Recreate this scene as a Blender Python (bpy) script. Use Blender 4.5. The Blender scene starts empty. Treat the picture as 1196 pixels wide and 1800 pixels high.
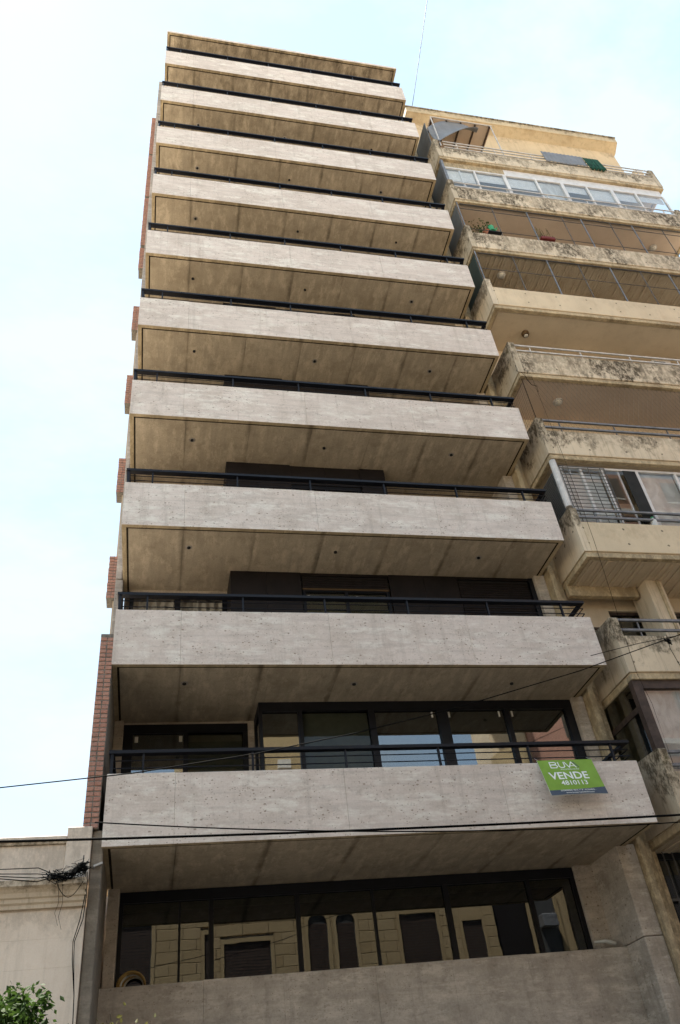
import bpy, math, random
from mathutils import Vector, Matrix, Euler
random.seed(7)
S = bpy.context.scene
COL = S.collection

# ------------------------------------------------------------------ camera
YAW, PITCH, ROLL = 0.2750, 0.6820, -0.1340
CAM = Vector((0.735, -11.771, 1.6))
def cam_axes():
    cy, sy, cp, sp = math.cos(YAW), math.sin(YAW), math.cos(PITCH), math.sin(PITCH)
    F = Vector((sy*cp, cy*cp, sp)); r = Vector((cy, -sy, 0)); u = r.cross(F)
    c, s = math.cos(ROLL), math.sin(ROLL)
    return F, c*r + s*u, -s*r + c*u
_F, _r, _u = cam_axes()
cd = bpy.data.cameras.new('camera'); cam = bpy.data.objects.new('camera', cd); COL.objects.link(cam)
m = Matrix((_r, _u, -_F)).transposed().to_4x4(); m.translation = CAM
cam.matrix_world = m
cd.sensor_fit = 'VERTICAL'; cd.sensor_height = 36.0; cd.lens = 1417.6/1800*36
cd.clip_start = 0.05; cd.clip_end = 3000
S.camera = cam

# ------------------------------------------------------------------ world, sun, exposure
SUN_EL, SUN_AZ = math.radians(70), math.radians(-46)      # behind the tower, upper left
W = bpy.data.worlds.new('World'); S.world = W; W.use_nodes = True
nt = W.node_tree; nt.nodes.clear()
def wn(t, **k):
    n = nt.nodes.new(t)
    for a, b in k.items(): setattr(n, a, b)
    return n
sky = wn('ShaderNodeTexSky', sky_type='NISHITA', sun_disc=False, sun_elevation=SUN_EL, sun_rotation=SUN_AZ)
sky.air_density = 1.0; sky.dust_density = 0.2; sky.ozone_density = 1.0
tc = wn('ShaderNodeTexCoord'); mp = wn('ShaderNodeMapping'); mp.inputs['Scale'].default_value = (1.0, 1.6, 2.4)
nz = wn('ShaderNodeTexNoise'); nz.inputs['Scale'].default_value = 3.2; nz.inputs['Detail'].default_value = 7; nz.inputs['Roughness'].default_value = .6
rp = wn('ShaderNodeValToRGB'); rp.color_ramp.elements[0].position = .46; rp.color_ramp.elements[1].position = .66
rp.color_ramp.elements[1].color = (.85, .85, .85, 1)
mv = wn('ShaderNodeMixRGB'); mv.inputs['Fac'].default_value = .72; mv.inputs['Color2'].default_value = (1.50, 1.95, 2.25, 1)      # even veil added over the whole sky, brightens the shaded facade
mx = wn('ShaderNodeMixRGB'); bg = wn('ShaderNodeBackground'); bg.inputs['Strength'].default_value = .12
wo = wn('ShaderNodeOutputWorld')
L = nt.links.new
L(tc.outputs['Generated'], mp.inputs['Vector']); L(mp.outputs['Vector'], nz.inputs['Vector']); L(nz.outputs['Fac'], rp.inputs['Fac'])
L(rp.outputs['Color'], mx.inputs['Fac']); L(sky.outputs['Color'], mv.inputs['Color1']); L(mv.outputs['Color'], mx.inputs['Color1']); mx.inputs['Color2'].default_value = (1.82, 2.08, 2.2, 1)     # soft white cloud
L(mx.outputs['Color'], bg.inputs['Color']); L(bg.outputs[0], wo.inputs['Surface'])

sd = bpy.data.lights.new('sun', 'SUN'); sd.energy = 5.0; sd.angle = math.radians(.53); sd.color = (1.0, .94, .84)
sun = bpy.data.objects.new('sun', sd); COL.objects.link(sun)
to_sun = Vector((math.sin(SUN_AZ)*math.cos(SUN_EL), math.cos(SUN_AZ)*math.cos(SUN_EL), math.sin(SUN_EL)))
sun.rotation_euler = to_sun.to_track_quat('Z', 'Y').to_euler(); sun.location = (-15, 20, 60)

S.view_settings.view_transform = 'Standard'; S.view_settings.look = 'None'
S.view_settings.exposure = 2.15; S.view_settings.gamma = 1.0; S.view_settings.use_curve_mapping = False
S.render.engine = 'CYCLES'
S.cycles.max_bounces = 8; S.cycles.diffuse_bounces = 5; S.cycles.glossy_bounces = 4; S.cycles.transparent_max_bounces = 12
S.cycles.sample_clamp_indirect = 8.0

# ------------------------------------------------------------------ materials
class NT:
    def __init__(s, name):
        s.m = bpy.data.materials.new(name); s.m.use_nodes = True; s.t = s.m.node_tree; s.t.nodes.clear()
        s.out = s.n('ShaderNodeOutputMaterial')
    def n(s, t, **k):
        n = s.t.nodes.new(t)
        for a, b in k.items(): setattr(n, a, b)
        return n
    def l(s, a, b): s.t.links.new(a, b)
    def pos(s): return s.n('ShaderNodeNewGeometry').outputs['Position']
    def obj(s): return s.n('ShaderNodeTexCoord').outputs['Object']
    def mapv(s, v, scale=(1,1,1), loc=(0,0,0), rot=(0,0,0)):
        m = s.n('ShaderNodeMapping'); m.inputs['Scale'].default_value = scale; m.inputs['Location'].default_value = loc; m.inputs['Rotation'].default_value = rot
        s.l(v, m.inputs['Vector']); return m.outputs['Vector']
    def noise(s, v, scale, detail=4, rough=.55, dist=0):
        n = s.n('ShaderNodeTexNoise'); n.inputs['Scale'].default_value = scale; n.inputs['Detail'].default_value = detail
        n.inputs['Roughness'].default_value = rough; n.inputs['Distortion'].default_value = dist
        s.l(v, n.inputs['Vector']); return n.outputs['Fac']
    def vor(s, v, scale, rnd=1.0):
        n = s.n('ShaderNodeTexVoronoi'); n.inputs['Scale'].default_value = scale; n.inputs['Randomness'].default_value = rnd
        s.l(v, n.inputs['Vector']); return n
    def ramp(s, f, stops):
        r = s.n('ShaderNodeValToRGB'); e = r.color_ramp.elements
        while len(e) < len(stops): e.new(.5)
        for q, (p, c) in zip(e, stops):
            q.position = p; q.color = (c, c, c, 1) if isinstance(c, (int, float)) else (*c, 1)
        s.l(f, r.inputs['Fac']); return r.outputs['Color']
    def math(s, op, a, b=None, c=None, clamp=False):
        n = s.n('ShaderNodeMath', operation=op); n.use_clamp = clamp
        for i, x in enumerate((a, b, c)):
            if x is None: continue
            if isinstance(x, (int, float)): n.inputs[i].default_value = x
            else: s.l(x, n.inputs[i])
        return n.outputs[0]
    def mix(s, f, a, b, bt='MIX'):
        n = s.n('ShaderNodeMixRGB', blend_type=bt)
        for i, x in zip(('Fac', 'Color1', 'Color2'), (f, a, b)):
            if isinstance(x, (int, float)): n.inputs[i].default_value = x if i == 'Fac' else (x, x, x, 1)
            elif isinstance(x, tuple): n.inputs[i].default_value = (*x, 1)
            else: s.l(x, n.inputs[i])
        return n.outputs['Color']
    def sep(s, v):
        n = s.n('ShaderNodeSeparateXYZ'); s.l(v, n.inputs[0]); return n.outputs
    def comb(s, x, y, z):
        n = s.n('ShaderNodeCombineXYZ')
        for i, q in enumerate((x, y, z)):
            if isinstance(q, (int, float)): n.inputs[i].default_value = q
            else: s.l(q, n.inputs[i])
        return n.outputs[0]
    def bump(s, h, strength=.3, dist=.02):
        b = s.n('ShaderNodeBump'); b.inputs['Strength'].default_value = strength; b.inputs['Distance'].default_value = dist
        s.l(h, b.inputs['Height']); return b.outputs['Normal']
    def rnd(s): return s.n('ShaderNodeObjectInfo').outputs['Random']
    def done(s, col, rough=.8, normal=None, metal=0, spec=.4):
        p = s.n('ShaderNodeBsdfPrincipled')
        if isinstance(col, tuple): p.inputs['Base Color'].default_value = (*col, 1)
        else: s.l(col, p.inputs['Base Color'])
        if isinstance(rough, (int, float)): p.inputs['Roughness'].default_value = rough
        else: s.l(rough, p.inputs['Roughness'])
        p.inputs['Metallic'].default_value = metal; p.inputs['Specular IOR Level'].default_value = spec
        if normal is not None: s.l(normal, p.inputs['Normal'])
        s.l(p.outputs[0], s.out.inputs['Surface']); return s.m

def concrete(name, base, dark, stain, pore=1.0, axis='front', streak=1.0):
    t = NT(name); P = t.pos()
    big = t.noise(P, .55, 6, .65); mid = t.noise(t.mapv(P, (1, 1, 1), (3, 1, 7)), 2.6, 7, .68)
    if axis == 'front': sv = t.mapv(P, (.45, .45, 7)); pv = t.mapv(P, (1, 1, 1.5)); lv = t.mapv(P, (1.0, 1.0, 3.4), (11, 5, 2))
    else: sv = t.mapv(P, (6, .5, 1)); pv = t.mapv(P, (1.3, 1, 1)); lv = t.mapv(P, (3.0, 1, 1), (11, 5, 2))
    st = t.noise(sv, 1.6, 6, .65)
    col = t.mix(t.ramp(big, [(.32, 0), (.68, 1)]), base, dark)
    col = t.mix(t.ramp(mid, [(.46, 0), (.70, .75 if axis == 'front' else .5)]), col, stain)
    col = t.mix(t.math('MULTIPLY', t.ramp(st, [(.48, 0), (.70, .7)]), streak), col, tuple(c*.66 for c in base))
    pale = t.noise(lv, 1.9, 7, .72)
    col = t.mix(t.ramp(pale, [(.50, 0), (.64, .75)]), col, tuple(min(.8, c*1.22) for c in base))
    blot = t.noise(t.mapv(P, (1, 1, 1.4), (21, 15, 12)), 7.5, 5, .7)
    col = t.mix(t.ramp(blot, [(.56, 0), (.74, .55 if axis == 'front' else .3)]), col, tuple(c*.6 for c in stain))
    if axis == 'front':
        dr = t.noise(t.mapv(P, (5, 5, .4), (4, 8, 1)), 1.2, 6, .7)
        col = t.mix(t.ramp(dr, [(.55, 0), (.74, .5)]), col, tuple(c*.72 for c in stain))
        cr_ = t.noise(t.mapv(P, (.5, .5, 10), (14, 8, 1)), 2.2, 7, .75)
        col = t.mix(t.ramp(cr_, [(.56, 0), (.68, .28)]), col, tuple(c*.8 for c in stain))
    else:
        px, py, pz = t.sep(P)
        sx = t.math('ABSOLUTE', t.math('SUBTRACT', t.math('FRACT', t.math('ADD', t.math('DIVIDE', t.math('SUBTRACT', px, 1.07), 1.31), .5)), .5))
        sx = t.math('ADD', sx, t.math('MULTIPLY_ADD', t.noise(P, 5, 5, .7), .10, -.05))
        sm_ = t.ramp(sx, [(.008, 1), (.05, 0)])
        sm_ = t.math('MULTIPLY', sm_, t.ramp(t.noise(t.mapv(P, (1, 1, 1), (8, 8, 3)), 1.1, 3), [(.35, 0), (.62, .75)]))
        col = t.mix(sm_, col, tuple(c*.62 for c in stain))
        hi = t.math('MULTIPLY', t.ramp(t.math('DIVIDE', pz, 40.0), [(.55, 0), (.84, 1)]), t.ramp(t.noise(t.mapv(P, (1.5, .7, 1), (3, 3, 9)), 2.2, 7, .75), [(.42, 0), (.62, .85)]))
        col = t.mix(hi, col, tuple(c*.6 for c in stain))
    fine = t.noise(P, 34, 4, .7)
    col = t.mix(.30, col, fine, 'OVERLAY')
    r = t.rnd(); col = t.mix(t.math('MULTIPLY', r, .16), col, tuple(c*.6 for c in base))
    patch = t.ramp(t.noise(t.mapv(P, (1, 1, 2.2), (2, 9, 4)), 1.15, 5, .65), [(.42, 0), (.66, 1)])
    wob = t.math('MULTIPLY_ADD', t.noise(P, 45, 3, .6), .36, -.18)
    hole = None
    for sc, gain, szr in ((13, .62, (.05, .20)), (27, .55, (.06, .24))):
        v = t.vor(pv, sc); d = v.outputs['Distance']; cr = t.sep(v.outputs['Color'])
        gate = t.math('LESS_THAN', cr[0], t.math('MULTIPLY_ADD', patch, gain, .012))
        size = t.math('MULTIPLY_ADD', cr[1], szr[1], szr[0])
        hh = t.math('MULTIPLY', t.math('LESS_THAN', t.math('ADD', d, wob), size), gate)
        hole = hh if hole is None else t.math('MAXIMUM', hole, hh)
    hole = t.math('MULTIPLY', hole, pore)
    col = t.mix(t.math('MULTIPLY', hole, .72), col, tuple(c*q for c, q in zip(base, (.34, .29, .24))))
    h = t.math('ADD', t.math('MULTIPLY', mid, .4), t.math('MULTIPLY', hole, -1.0))
    h = t.math('ADD', h, t.math('MULTIPLY', st, .35))
    h = t.math('ADD', h, t.math('MULTIPLY', fine, .2))
    return t.done(col, .86, t.bump(h, .4, .014), spec=.25)

M = {}
M['conc'] = concrete('board formed concrete', (.71, .622, .56), (.605, .525, .465), (.505, .43, .37), 1.0)
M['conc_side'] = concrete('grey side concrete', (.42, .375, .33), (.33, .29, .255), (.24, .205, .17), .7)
M['conc_low'] = concrete('rough low wall concrete', (.52, .45, .375), (.41, .35, .285), (.27, .225, .175), 1.0)
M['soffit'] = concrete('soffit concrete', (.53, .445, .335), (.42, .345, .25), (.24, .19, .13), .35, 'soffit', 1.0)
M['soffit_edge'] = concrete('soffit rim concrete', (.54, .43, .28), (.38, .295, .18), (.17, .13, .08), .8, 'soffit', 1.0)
M['cement'] = concrete('trowelled cement', (.23, .195, .155), (.17, .145, .115), (.13, .11, .085), .1)

def painted(name, base, mould=.8, dots=True, peak=.42, wash=.5):
    """cream painted concrete; local z = 0 at the top edge; mould runs down from the top"""
    t = NT(name); P = t.pos(); O = t.obj(); x, y, z = t.sep(O)
    big = t.noise(P, .7, 5, .6); mid = t.noise(t.mapv(P, (1, 1, .6), (5, 3, 1)), 3.0, 6, .65)
    col = t.mix(t.ramp(big, [(.3, 0), (.7, 1)]), base, tuple(c*.82 for c in base))
    col = t.mix(t.ramp(mid, [(.5, 0), (.75, wash)]), col, (base[0]*.62, base[1]*.56, base[2]*.5))
    run = t.noise(t.mapv(P, (1.1, 1.1, .8), (1, 2, 3)), 2.0, 8, .72, .35)
    depth = t.math('MULTIPLY', z, -1.0)
    edge = t.math('MULTIPLY_ADD', run, 2.5, -.78)                       # how deep the mould runs here
    msk = t.math('SUBTRACT', edge, t.math('DIVIDE', depth, peak*2))
    msk = t.ramp(t.math('MULTIPLY', msk, 1.0), [(.0, 0), (.22, 1)])
    spk = t.ramp(t.noise(t.mapv(P, (1, 1, .6)), 9, 6, .78), [(.38, 0), (.55, 1)])
    pt = t.ramp(t.noise(t.mapv(P, (.55, .55, .2), (9, 4, 6)), 1.6, 4, .6), [(.34, .35), (.54, 1)])
    msk = t.math('MULTIPLY', t.math('MULTIPLY', t.math('MULTIPLY', msk, spk), pt), mould)
    col = t.mix(msk, col, (.075, .055, .032))
    moss = t.ramp(t.noise(P, 1.9, 4, .6), [(.6, 0), (.7, .6)])
    col = t.mix(t.math('MULTIPLY', msk, moss), col, (.11, .10, .03))
    drip = t.ramp(t.noise(t.mapv(P, (9, 9, .5), (7, 1, 2)), 1.3, 5, .7), [(.52, 0), (.70, .6)])
    col = t.mix(t.math('MULTIPLY', drip, mould), col, (.20, .155, .10))
    fine = t.noise(P, 60, 3, .6); col = t.mix(.15, col, fine, 'OVERLAY')
    h = t.math('ADD', mid, t.math('MULTIPLY', fine, .15))
    if dots:
        fx = t.math('ABSOLUTE', t.math('SUBTRACT', t.math('FRACT', t.math('DIVIDE', t.math('ADD', t.math('ADD', x, y), .3), .92)), .5))
        zz = t.math('MULTIPLY', z, -1.0)
        r1 = t.math('ABSOLUTE', t.math('SUBTRACT', zz, .17)); r2 = t.math('ABSOLUTE', t.math('SUBTRACT', zz, .56))
        rz = t.math('MINIMUM', r1, r2)
        dd = t.math('SQRT', t.math('ADD', t.math('POWER', t.math('MULTIPLY', fx, .92), 2), t.math('POWER', rz, 2)))
        dd = t.math('ADD', dd, t.math('MULTIPLY_ADD', t.noise(P, 22, 2), .05, -.025))
        dot = t.math('LESS_THAN', dd, .024)
        col = t.mix(t.math('MULTIPLY', dot, .8), col, (.06, .045, .03)); h = t.math('SUBTRACT', h, t.math('MULTIPLY', dot, 2))
    return t.done(col, .85, t.bump(h, .35, .012), spec=.25)
CREAM = (.69, .575, .42)
M['cream'] = painted('cream painted concrete', CREAM, .9, True, .5)
M['cream_mouldy'] = painted('mouldy cream concrete', CREAM, 1.0, True, 1.0, .8)
M['cream_clean'] = painted('clean cream concrete', (.70, .57, .395), .12)
M['cream_fin'] = painted('mouldy balcony fin', (.55, .46, .335), 1.0, False, .75, .8)
M['cream_band'] = painted('cream slab band', (.60, .475, .30), .55, False, .25, .8)
M['peach'] = painted('peach rendered wall', (.68, .52, .325), .35, False, .5, .35)
M['cream_soffit'] = painted('cream soffit', (.66, .545, .395), 0.0, False, .2, .4)
M['board_soffit'] = painted('darker board-marked soffit', (.46, .385, .285), 0.0, False, .2, .7)  # darker tone for one boarded soffit
M['pink_soffit'] = painted('pinkish painted soffit', (.62, .50, .40), 0.0, False, .2, .2)
M['house'] = painted('pale rendered house wall', (.78, .665, .55), .25, False, .4, .35)
M['house_trim'] = painted('dirty house moulding', (.62, .52, .40), .8, False, .2, .8)

def plain(name, col, rough=.6, metal=0, var=.12, scale=6, spec=.4):
    t = NT(name); P = t.pos(); n = t.noise(P, scale, 5, .6)
    c = t.mix(t.ramp(n, [(.3, 0), (.75, 1)]), col, tuple(x*(1-var*2.2) for x in col))
    rr = t.math('MULTIPLY_ADD', n, .25, rough-.12)
    return t.done(c, rr, t.bump(t.noise(P, 90, 3), .06, .004), metal, spec)
M['rail'] = plain('dark blue-black paint', (.008, .009, .015), .45, 0, .2, 6, .25)
M['frame'] = plain('black window frame', (.008, .009, .013), .45, 0, .2, 6, .25)
M['clad'] = plain('dark brown metal cladding', (.018, .014, .014), .55, 0, .25, 2, .2)
M['slat'] = plain('dark roller slat', (.017, .013, .013), .6, 0, .2, 6, .2)
M['white_alu'] = plain('white aluminium', (.72, .70, .68), .4)
M['white_pipe'] = plain('white painted pipe', (.66, .63, .60), .5, 0, .2)
M['grey_pipe'] = plain('grey galvanised pipe', (.23, .235, .25), .5, .3, .25)
M['dark_pipe'] = plain('dark grey tube', (.09, .085, .08), .55)
M['wood'] = plain('dark brown wood', (.075, .048, .036), .6, 0, .3, 9)
M['black'] = plain('black rubber', (.012, .012, .013), .6)
M['cable'] = plain('dark cable', (.005, .005, .005), .8, 0, .1, 6, .05)
M['blind'] = plain('white blind', (.68, .67, .64), .8)
M['blind_grey'] = plain('grey-green roller blind', (.34, .35, .30), .8)
M['curtain'] = plain('pale curtain', (.55, .5, .44), .9)
M['tag'] = plain('white tag', (.72, .72, .68), .7)
M['tarp'] = plain('grey tarpaulin', (.21, .22, .24), .7, 0, .1, 3)
M['green'] = plain('green cloth', (.012, .095, .055), .75, 0, .35, 5)
M['green_panel'] = plain('dark green panel', (.035, .06, .055), .5, 0, .15, 1)
M['side_grey'] = plain('grey side screen', (.14, .15, .15), .5, 0, .2, 1.5)
M['green_can'] = plain('bright green plastic', (.03, .30, .10), .4)
M['red_pot'] = plain('red planter', (.16, .022, .02), .7)
M['terracotta'] = plain('terracotta', (.36, .13, .06), .8)
M['ac'] = plain('off-white metal casing', (.62, .59, .54), .5)
M['ac_dark'] = plain('dark grille', (.06, .06, .06), .6)
M['lamp_glass'] = plain('frosted lamp glass', (.65, .62, .55), .25)
M['lamp_metal'] = plain('brass lamp rim', (.16, .10, .05), .4, .6)
M['room'] = plain('dim room plaster', (.46, .46, .40), .9)
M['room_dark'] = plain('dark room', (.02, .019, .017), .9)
M['hose'] = plain('yellow hose', (.36, .23, .07), .5)
M['hose_w'] = plain('white hose', (.6, .58, .52), .5)
M['plaster_peach'] = plain('peach plaster', (.55, .43, .30), .85)
M['mortar'] = plain('grey mortar', (.25, .22, .185), .95, 0, .3, 20)
M['roof_tile'] = plain('bitumen roof', (.10, .095, .09), .9)
M['sign_green'] = plain('lime green sign print', (.20, .355, .03), .6, 0, .08)
M['sign_navy'] = plain('navy sign print', (.045, .065, .10), .5, 0, .08)
M['sign_white'] = plain('white sign print', (.80, .82, .78), .5, 0, .03)
M['foil'] = plain('dull aluminium foil', (.5, .5, .5), .35, .5)
M['groove_shade'] = plain('dark groove shade', (.045, .034, .022), .95, 0, .3, 12, .1)  # shade colour for the drip groove filler
def brickmat(name, a, b, c):
    t = NT(name); P = t.pos(); r = t.rnd()
    col = t.ramp(r, [(0, a), (.5, b), (1, c)])
    n = t.noise(P, 30, 5, .7); col = t.mix(t.ramp(n, [(.4, 0), (.75, .6)]), col, (.14, .075, .055))
    pale = t.noise(t.mapv(P, (1, 1, 1), (3, 3, 3)), 22, 4, .7); col = t.mix(t.ramp(pale, [(.58, 0), (.75, .5)]), col, (.42, .33, .28))
    return t.done(col, .9, t.bump(n, .5, .006), spec=.2)
M['brick'] = brickmat('red common brick', (.40, .20, .15), (.46, .25, .185), (.36, .205, .165))
M['stone'] = brickmat('tan stone block', (.40, .31, .17), (.44, .345, .20), (.37, .28, .15))

def glass(name, refl=.30, tint=(.30, .33, .31)):
    t = NT(name)
    tr = t.n('ShaderNodeBsdfTransparent'); tr.inputs[0].default_value = (*tint, 1)
    gl = t.n('ShaderNodeBsdfGlossy'); gl.inputs['Roughness'].default_value = .004; gl.inputs['Color'].default_value = (.92, .95, 1, 1)
    P = t.pos(); gl_n = t.bump(t.noise(P, 1.6, 2, .4), .03, .02); t.l(gl_n, gl.inputs['Normal'])
    lw = t.n('ShaderNodeLayerWeight'); lw.inputs[0].default_value = .5
    f = t.math('MULTIPLY_ADD', t.math('POWER', lw.outputs['Facing'], 5), .9, .04)
    f = t.math('ADD', f, refl, None, True)
    mx = t.n('ShaderNodeMixShader'); t.l(f, mx.inputs[0]); t.l(tr.outputs[0], mx.inputs[1]); t.l(gl.outputs[0], mx.inputs[2])
    t.l(mx.outputs[0], t.out.inputs['Surface']); return t.m
M['glass'] = glass('tinted window glass', .13, (.55, .58, .54))
M['glass_ground'] = glass('dark ground-level glass', .045, (.45, .47, .44))
M['glass_clear'] = glass('clear window glass', .0, (.93, .94, .94))
M['glass_low'] = glass('plain window glass', -.02, (.6, .61, .58))
def milky():
    t = NT('milky wrinkled film'); P = t.pos(); n = t.noise(t.mapv(P, (1, 1, .6), (0, 0, 0), (0, .6, 0)), 2.6, 4, .5, 1.2)
    return t.done(t.mix(t.ramp(n, [(.4, 0), (.6, 1)]), (.40, .38, .34), (.56, .54, .50)), .35, t.bump(n, .2, .05))
M['film'] = milky()
def leaf(name, a, b):
    t = NT(name); r = t.rnd(); P = t.pos(); n = t.noise(P, 9, 3)
    c = t.mix(t.ramp(n, [(.3, 0), (.7, 1)]), a, b)
    p = t.n('ShaderNodeBsdfPrincipled'); t.l(c, p.inputs['Base Color']); p.inputs['Roughness'].default_value = .65; p.inputs['Specular IOR Level'].default_value = .2
    tl = t.n('ShaderNodeBsdfTranslucent'); t.l(c, tl.inputs[0])
    mx = t.n('ShaderNodeMixShader'); mx.inputs[0].default_value = .35
    t.l(p.outputs[0], mx.inputs[1]); t.l(tl.outputs[0], mx.inputs[2]); t.l(mx.outputs[0], t.out.inputs['Surface']); return t.m
M['leaf'] = leaf('green leaf', (.022, .05, .009), (.05, .085, .016))
M['leaf_dry'] = leaf('olive leaf', (.075, .08, .022), (.10, .095, .03))
M['bark'] = plain('grey-brown bark', (.12, .09, .065), .9, 0, .3, 15)
def ground_mat(name, a, b, sc):
    t = NT(name); P = t.pos(); n = t.noise(P, sc, 6, .7); f = t.noise(P, 60, 3)
    return t.done(t.mix(t.ramp(n, [(.35, 0), (.7, 1)]), a, b), .9, t.bump(f, .4, .01))
M['asphalt'] = ground_mat('asphalt', (.042, .041, .04), (.058, .056, .054), 1.4)
M['paving'] = ground_mat('pavement tile', (.055, .05, .044), (.04, .036, .032), 2.0)
M['earth'] = ground_mat('dry ground', (.36, .31, .24), (.30, .26, .20), .3)
M['paint_white'] = ground_mat('worn road paint', (.7, .7, .66), (.55, .55, .5), 4)

# ------------------------------------------------------------------ mesh helpers
WOR = {}
class MB:
    def __init__(s): s.v = []; s.f = []; s.smooth = False
    def box(s, x0, x1, y0, y1, z0, z1, c=0):
        if x0 > x1: x0, x1 = x1, x0
        if y0 > y1: y0, y1 = y1, y0
        if z0 > z1: z0, z1 = z1, z0
        if c <= 0:
            b = len(s.v)
            s.v += [(x0,y0,z0),(x1,y0,z0),(x1,y1,z0),(x0,y1,z0),(x0,y0,z1),(x1,y0,z1),(x1,y1,z1),(x0,y1,z1)]
            s.f += [tuple(b+i for i in q) for q in ((0,3,2,1),(4,5,6,7),(0,1,5,4),(1,2,6,5),(2,3,7,6),(3,0,4,7))]
            return s
        c = min(c, (x1-x0)*.4, (y1-y0)*.4, (z1-z0)*.4); b = len(s.v); idx = {}
        for ix, (xa, xi) in enumerate(((x0, x0+c), (x1, x1-c))):
            for iy, (ya, yi) in enumerate(((y0, y0+c), (y1, y1-c))):
                for iz, (za, zi) in enumerate(((z0, z0+c), (z1, z1-c))):
                    for ax, p in enumerate(((xa, yi, zi), (xi, ya, zi), (xi, yi, za))):
                        idx[ix, iy, iz, ax] = len(s.v); s.v.append(p)
        F = []
        g = lambda ix, iy, iz, ax: idx[ix, iy, iz, ax]
        for q in (0, 1):
            F.append([g(q,0,0,0), g(q,1,0,0), g(q,1,1,0), g(q,0,1,0)])
            F.append([g(0,q,0,1), g(1,q,0,1), g(1,q,1,1), g(0,q,1,1)])
            F.append([g(0,0,q,2), g(1,0,q,2), g(1,1,q,2), g(0,1,q,2)])
        for a in (0, 1):
            for bb in (0, 1):
                F.append([g(a,bb,0,0), g(a,bb,1,0), g(a,bb,1,1), g(a,bb,0,1)])
                F.append([g(a,0,bb,0), g(a,1,bb,0), g(a,1,bb,2), g(a,0,bb,2)])
                F.append([g(0,a,bb,1), g(1,a,bb,1), g(1,a,bb,2), g(0,a,bb,2)])
                for cc in (0, 1): F.append([g(a,bb,cc,0), g(a,bb,cc,1), g(a,bb,cc,2)])
        ctr = Vector(((x0+x1)/2, (y0+y1)/2, (z0+z1)/2))
        for f in F:
            p = [Vector(s.v[i]) for i in f]; n = (p[1]-p[0]).cross(p[2]-p[0]); mid = sum(p, Vector())/len(p)
            if n.dot(mid-ctr) < 0: f.reverse()
            s.f.append(tuple(f))
        return s
    def tube(s, pts, r, n=8, cap=True):
        pts = [Vector(p) for p in pts]; b = len(s.v); rr = r if isinstance(r, (list, tuple)) else [r]*len(pts)
        ref = Vector((0, 0, 1))
        for i, p in enumerate(pts):
            d = (pts[min(i+1, len(pts)-1)] - pts[max(i-1, 0)])
            d = d.normalized() if d.length > 1e-9 else Vector((0, 0, 1))
            a = d.cross(ref)
            if a.length < 1e-3: a = d.cross(Vector((1, 0, 0)))
            a.normalize(); c = d.cross(a); ref = c.cross(d) if False else ref
            for k in range(n):
                t = 2*math.pi*k/n; s.v.append(tuple(p + rr[i]*(math.cos(t)*a + math.sin(t)*c)))
        for i in range(len(pts)-1):
            for k in range(n):
                k2 = (k+1) % n; s.f.append((b+i*n+k, b+i*n+k2, b+(i+1)*n+k2, b+(i+1)*n+k))
        if cap:
            s.f.append(tuple(b+k for k in range(n))[::-1]); s.f.append(tuple(b+(len(pts)-1)*n+k for k in range(n)))
        return s
    def grid(s, P):
        b = len(s.v); R, Cn = len(P), len(P[0])
        for row in P: s.v += [tuple(p) for p in row]
        for i in range(R-1):
            for j in range(Cn-1): s.f.append((b+i*Cn+j, b+i*Cn+j+1, b+(i+1)*Cn+j+1, b+(i+1)*Cn+j))
        return s
    def prism(s, poly, axis, a, b_):
        """poly: list of 2-tuples in the plane normal to axis"""
        def P(p, t): return (t, p[0], p[1]) if axis == 'x' else (p[0], t, p[1]) if axis == 'y' else (p[0], p[1], t)
        b = len(s.v); n = len(poly); s.v += [P(p, a) for p in poly] + [P(p, b_) for p in poly]
        s.f.append(tuple(range(b, b+n))); s.f.append(tuple(range(b+2*n-1, b+n-1, -1)))
        for i in range(n): s.f.append((b+i, b+n+i, b+n+(i+1) % n, b+(i+1) % n))
        return s
    def build(s, name, mat, parent=None, origin=None, smooth=False):
        if origin is None:
            xs, ys, zs_ = zip(*s.v); origin = ((min(xs)+max(xs))/2, (min(ys)+max(ys))/2, min(zs_))
        o = Vector(origin); me = bpy.data.meshes.new(name)
        me.from_pydata([tuple(Vector(v)-o) for v in s.v], [], s.f); me.update()
        import bmesh
        bm = bmesh.new(); bm.from_mesh(me); bmesh.ops.recalc_face_normals(bm, faces=bm.faces); bm.to_mesh(me); bm.free()
        if smooth: me.polygons.foreach_set('use_smooth', [True]*len(me.polygons))
        me.materials.append(M[mat]); return place(name, me, parent, o)
def place(name, me, parent, world, rot=None):
    ob = bpy.data.objects.new(name, me); COL.objects.link(ob)
    world = Vector(world)
    if parent is not None: ob.parent = parent; ob.location = world - WOR[parent.name]
    else: ob.location = world
    if rot: ob.rotation_euler = rot
    WOR[ob.name] = world; return ob
def thing(name, loc, label, cat, group=None):
    o = bpy.data.objects.new(name, None); COL.objects.link(o); o.location = loc; o.empty_display_size = .3
    WOR[o.name] = Vector(loc); return tag(o, label, cat, group)
def tag(o, label, cat, group=None):
    o['label'] = label; o['category'] = cat
    if group: o['group'] = group
    return o
def struct(o): o['kind'] = 'structure'; return o
def B(name, mat, parent, x0, x1, y0, y1, z0, z1, c=0, origin=None): return MB().box(x0, x1, y0, y1, z0, z1, c).build(name, mat, parent, origin)
def pane(name, mat, parent, x0, x1, y, z0, z1, tilt=.004, th=.006):
    o = B(name, mat, parent, x0, x1, y-th/2, y+th/2, z0, z1, 0, ((x0+x1)/2, y, (z0+z1)/2))
    o.rotation_euler = (random.uniform(-tilt, tilt), 0, random.uniform(-tilt, tilt)); return o

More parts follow.
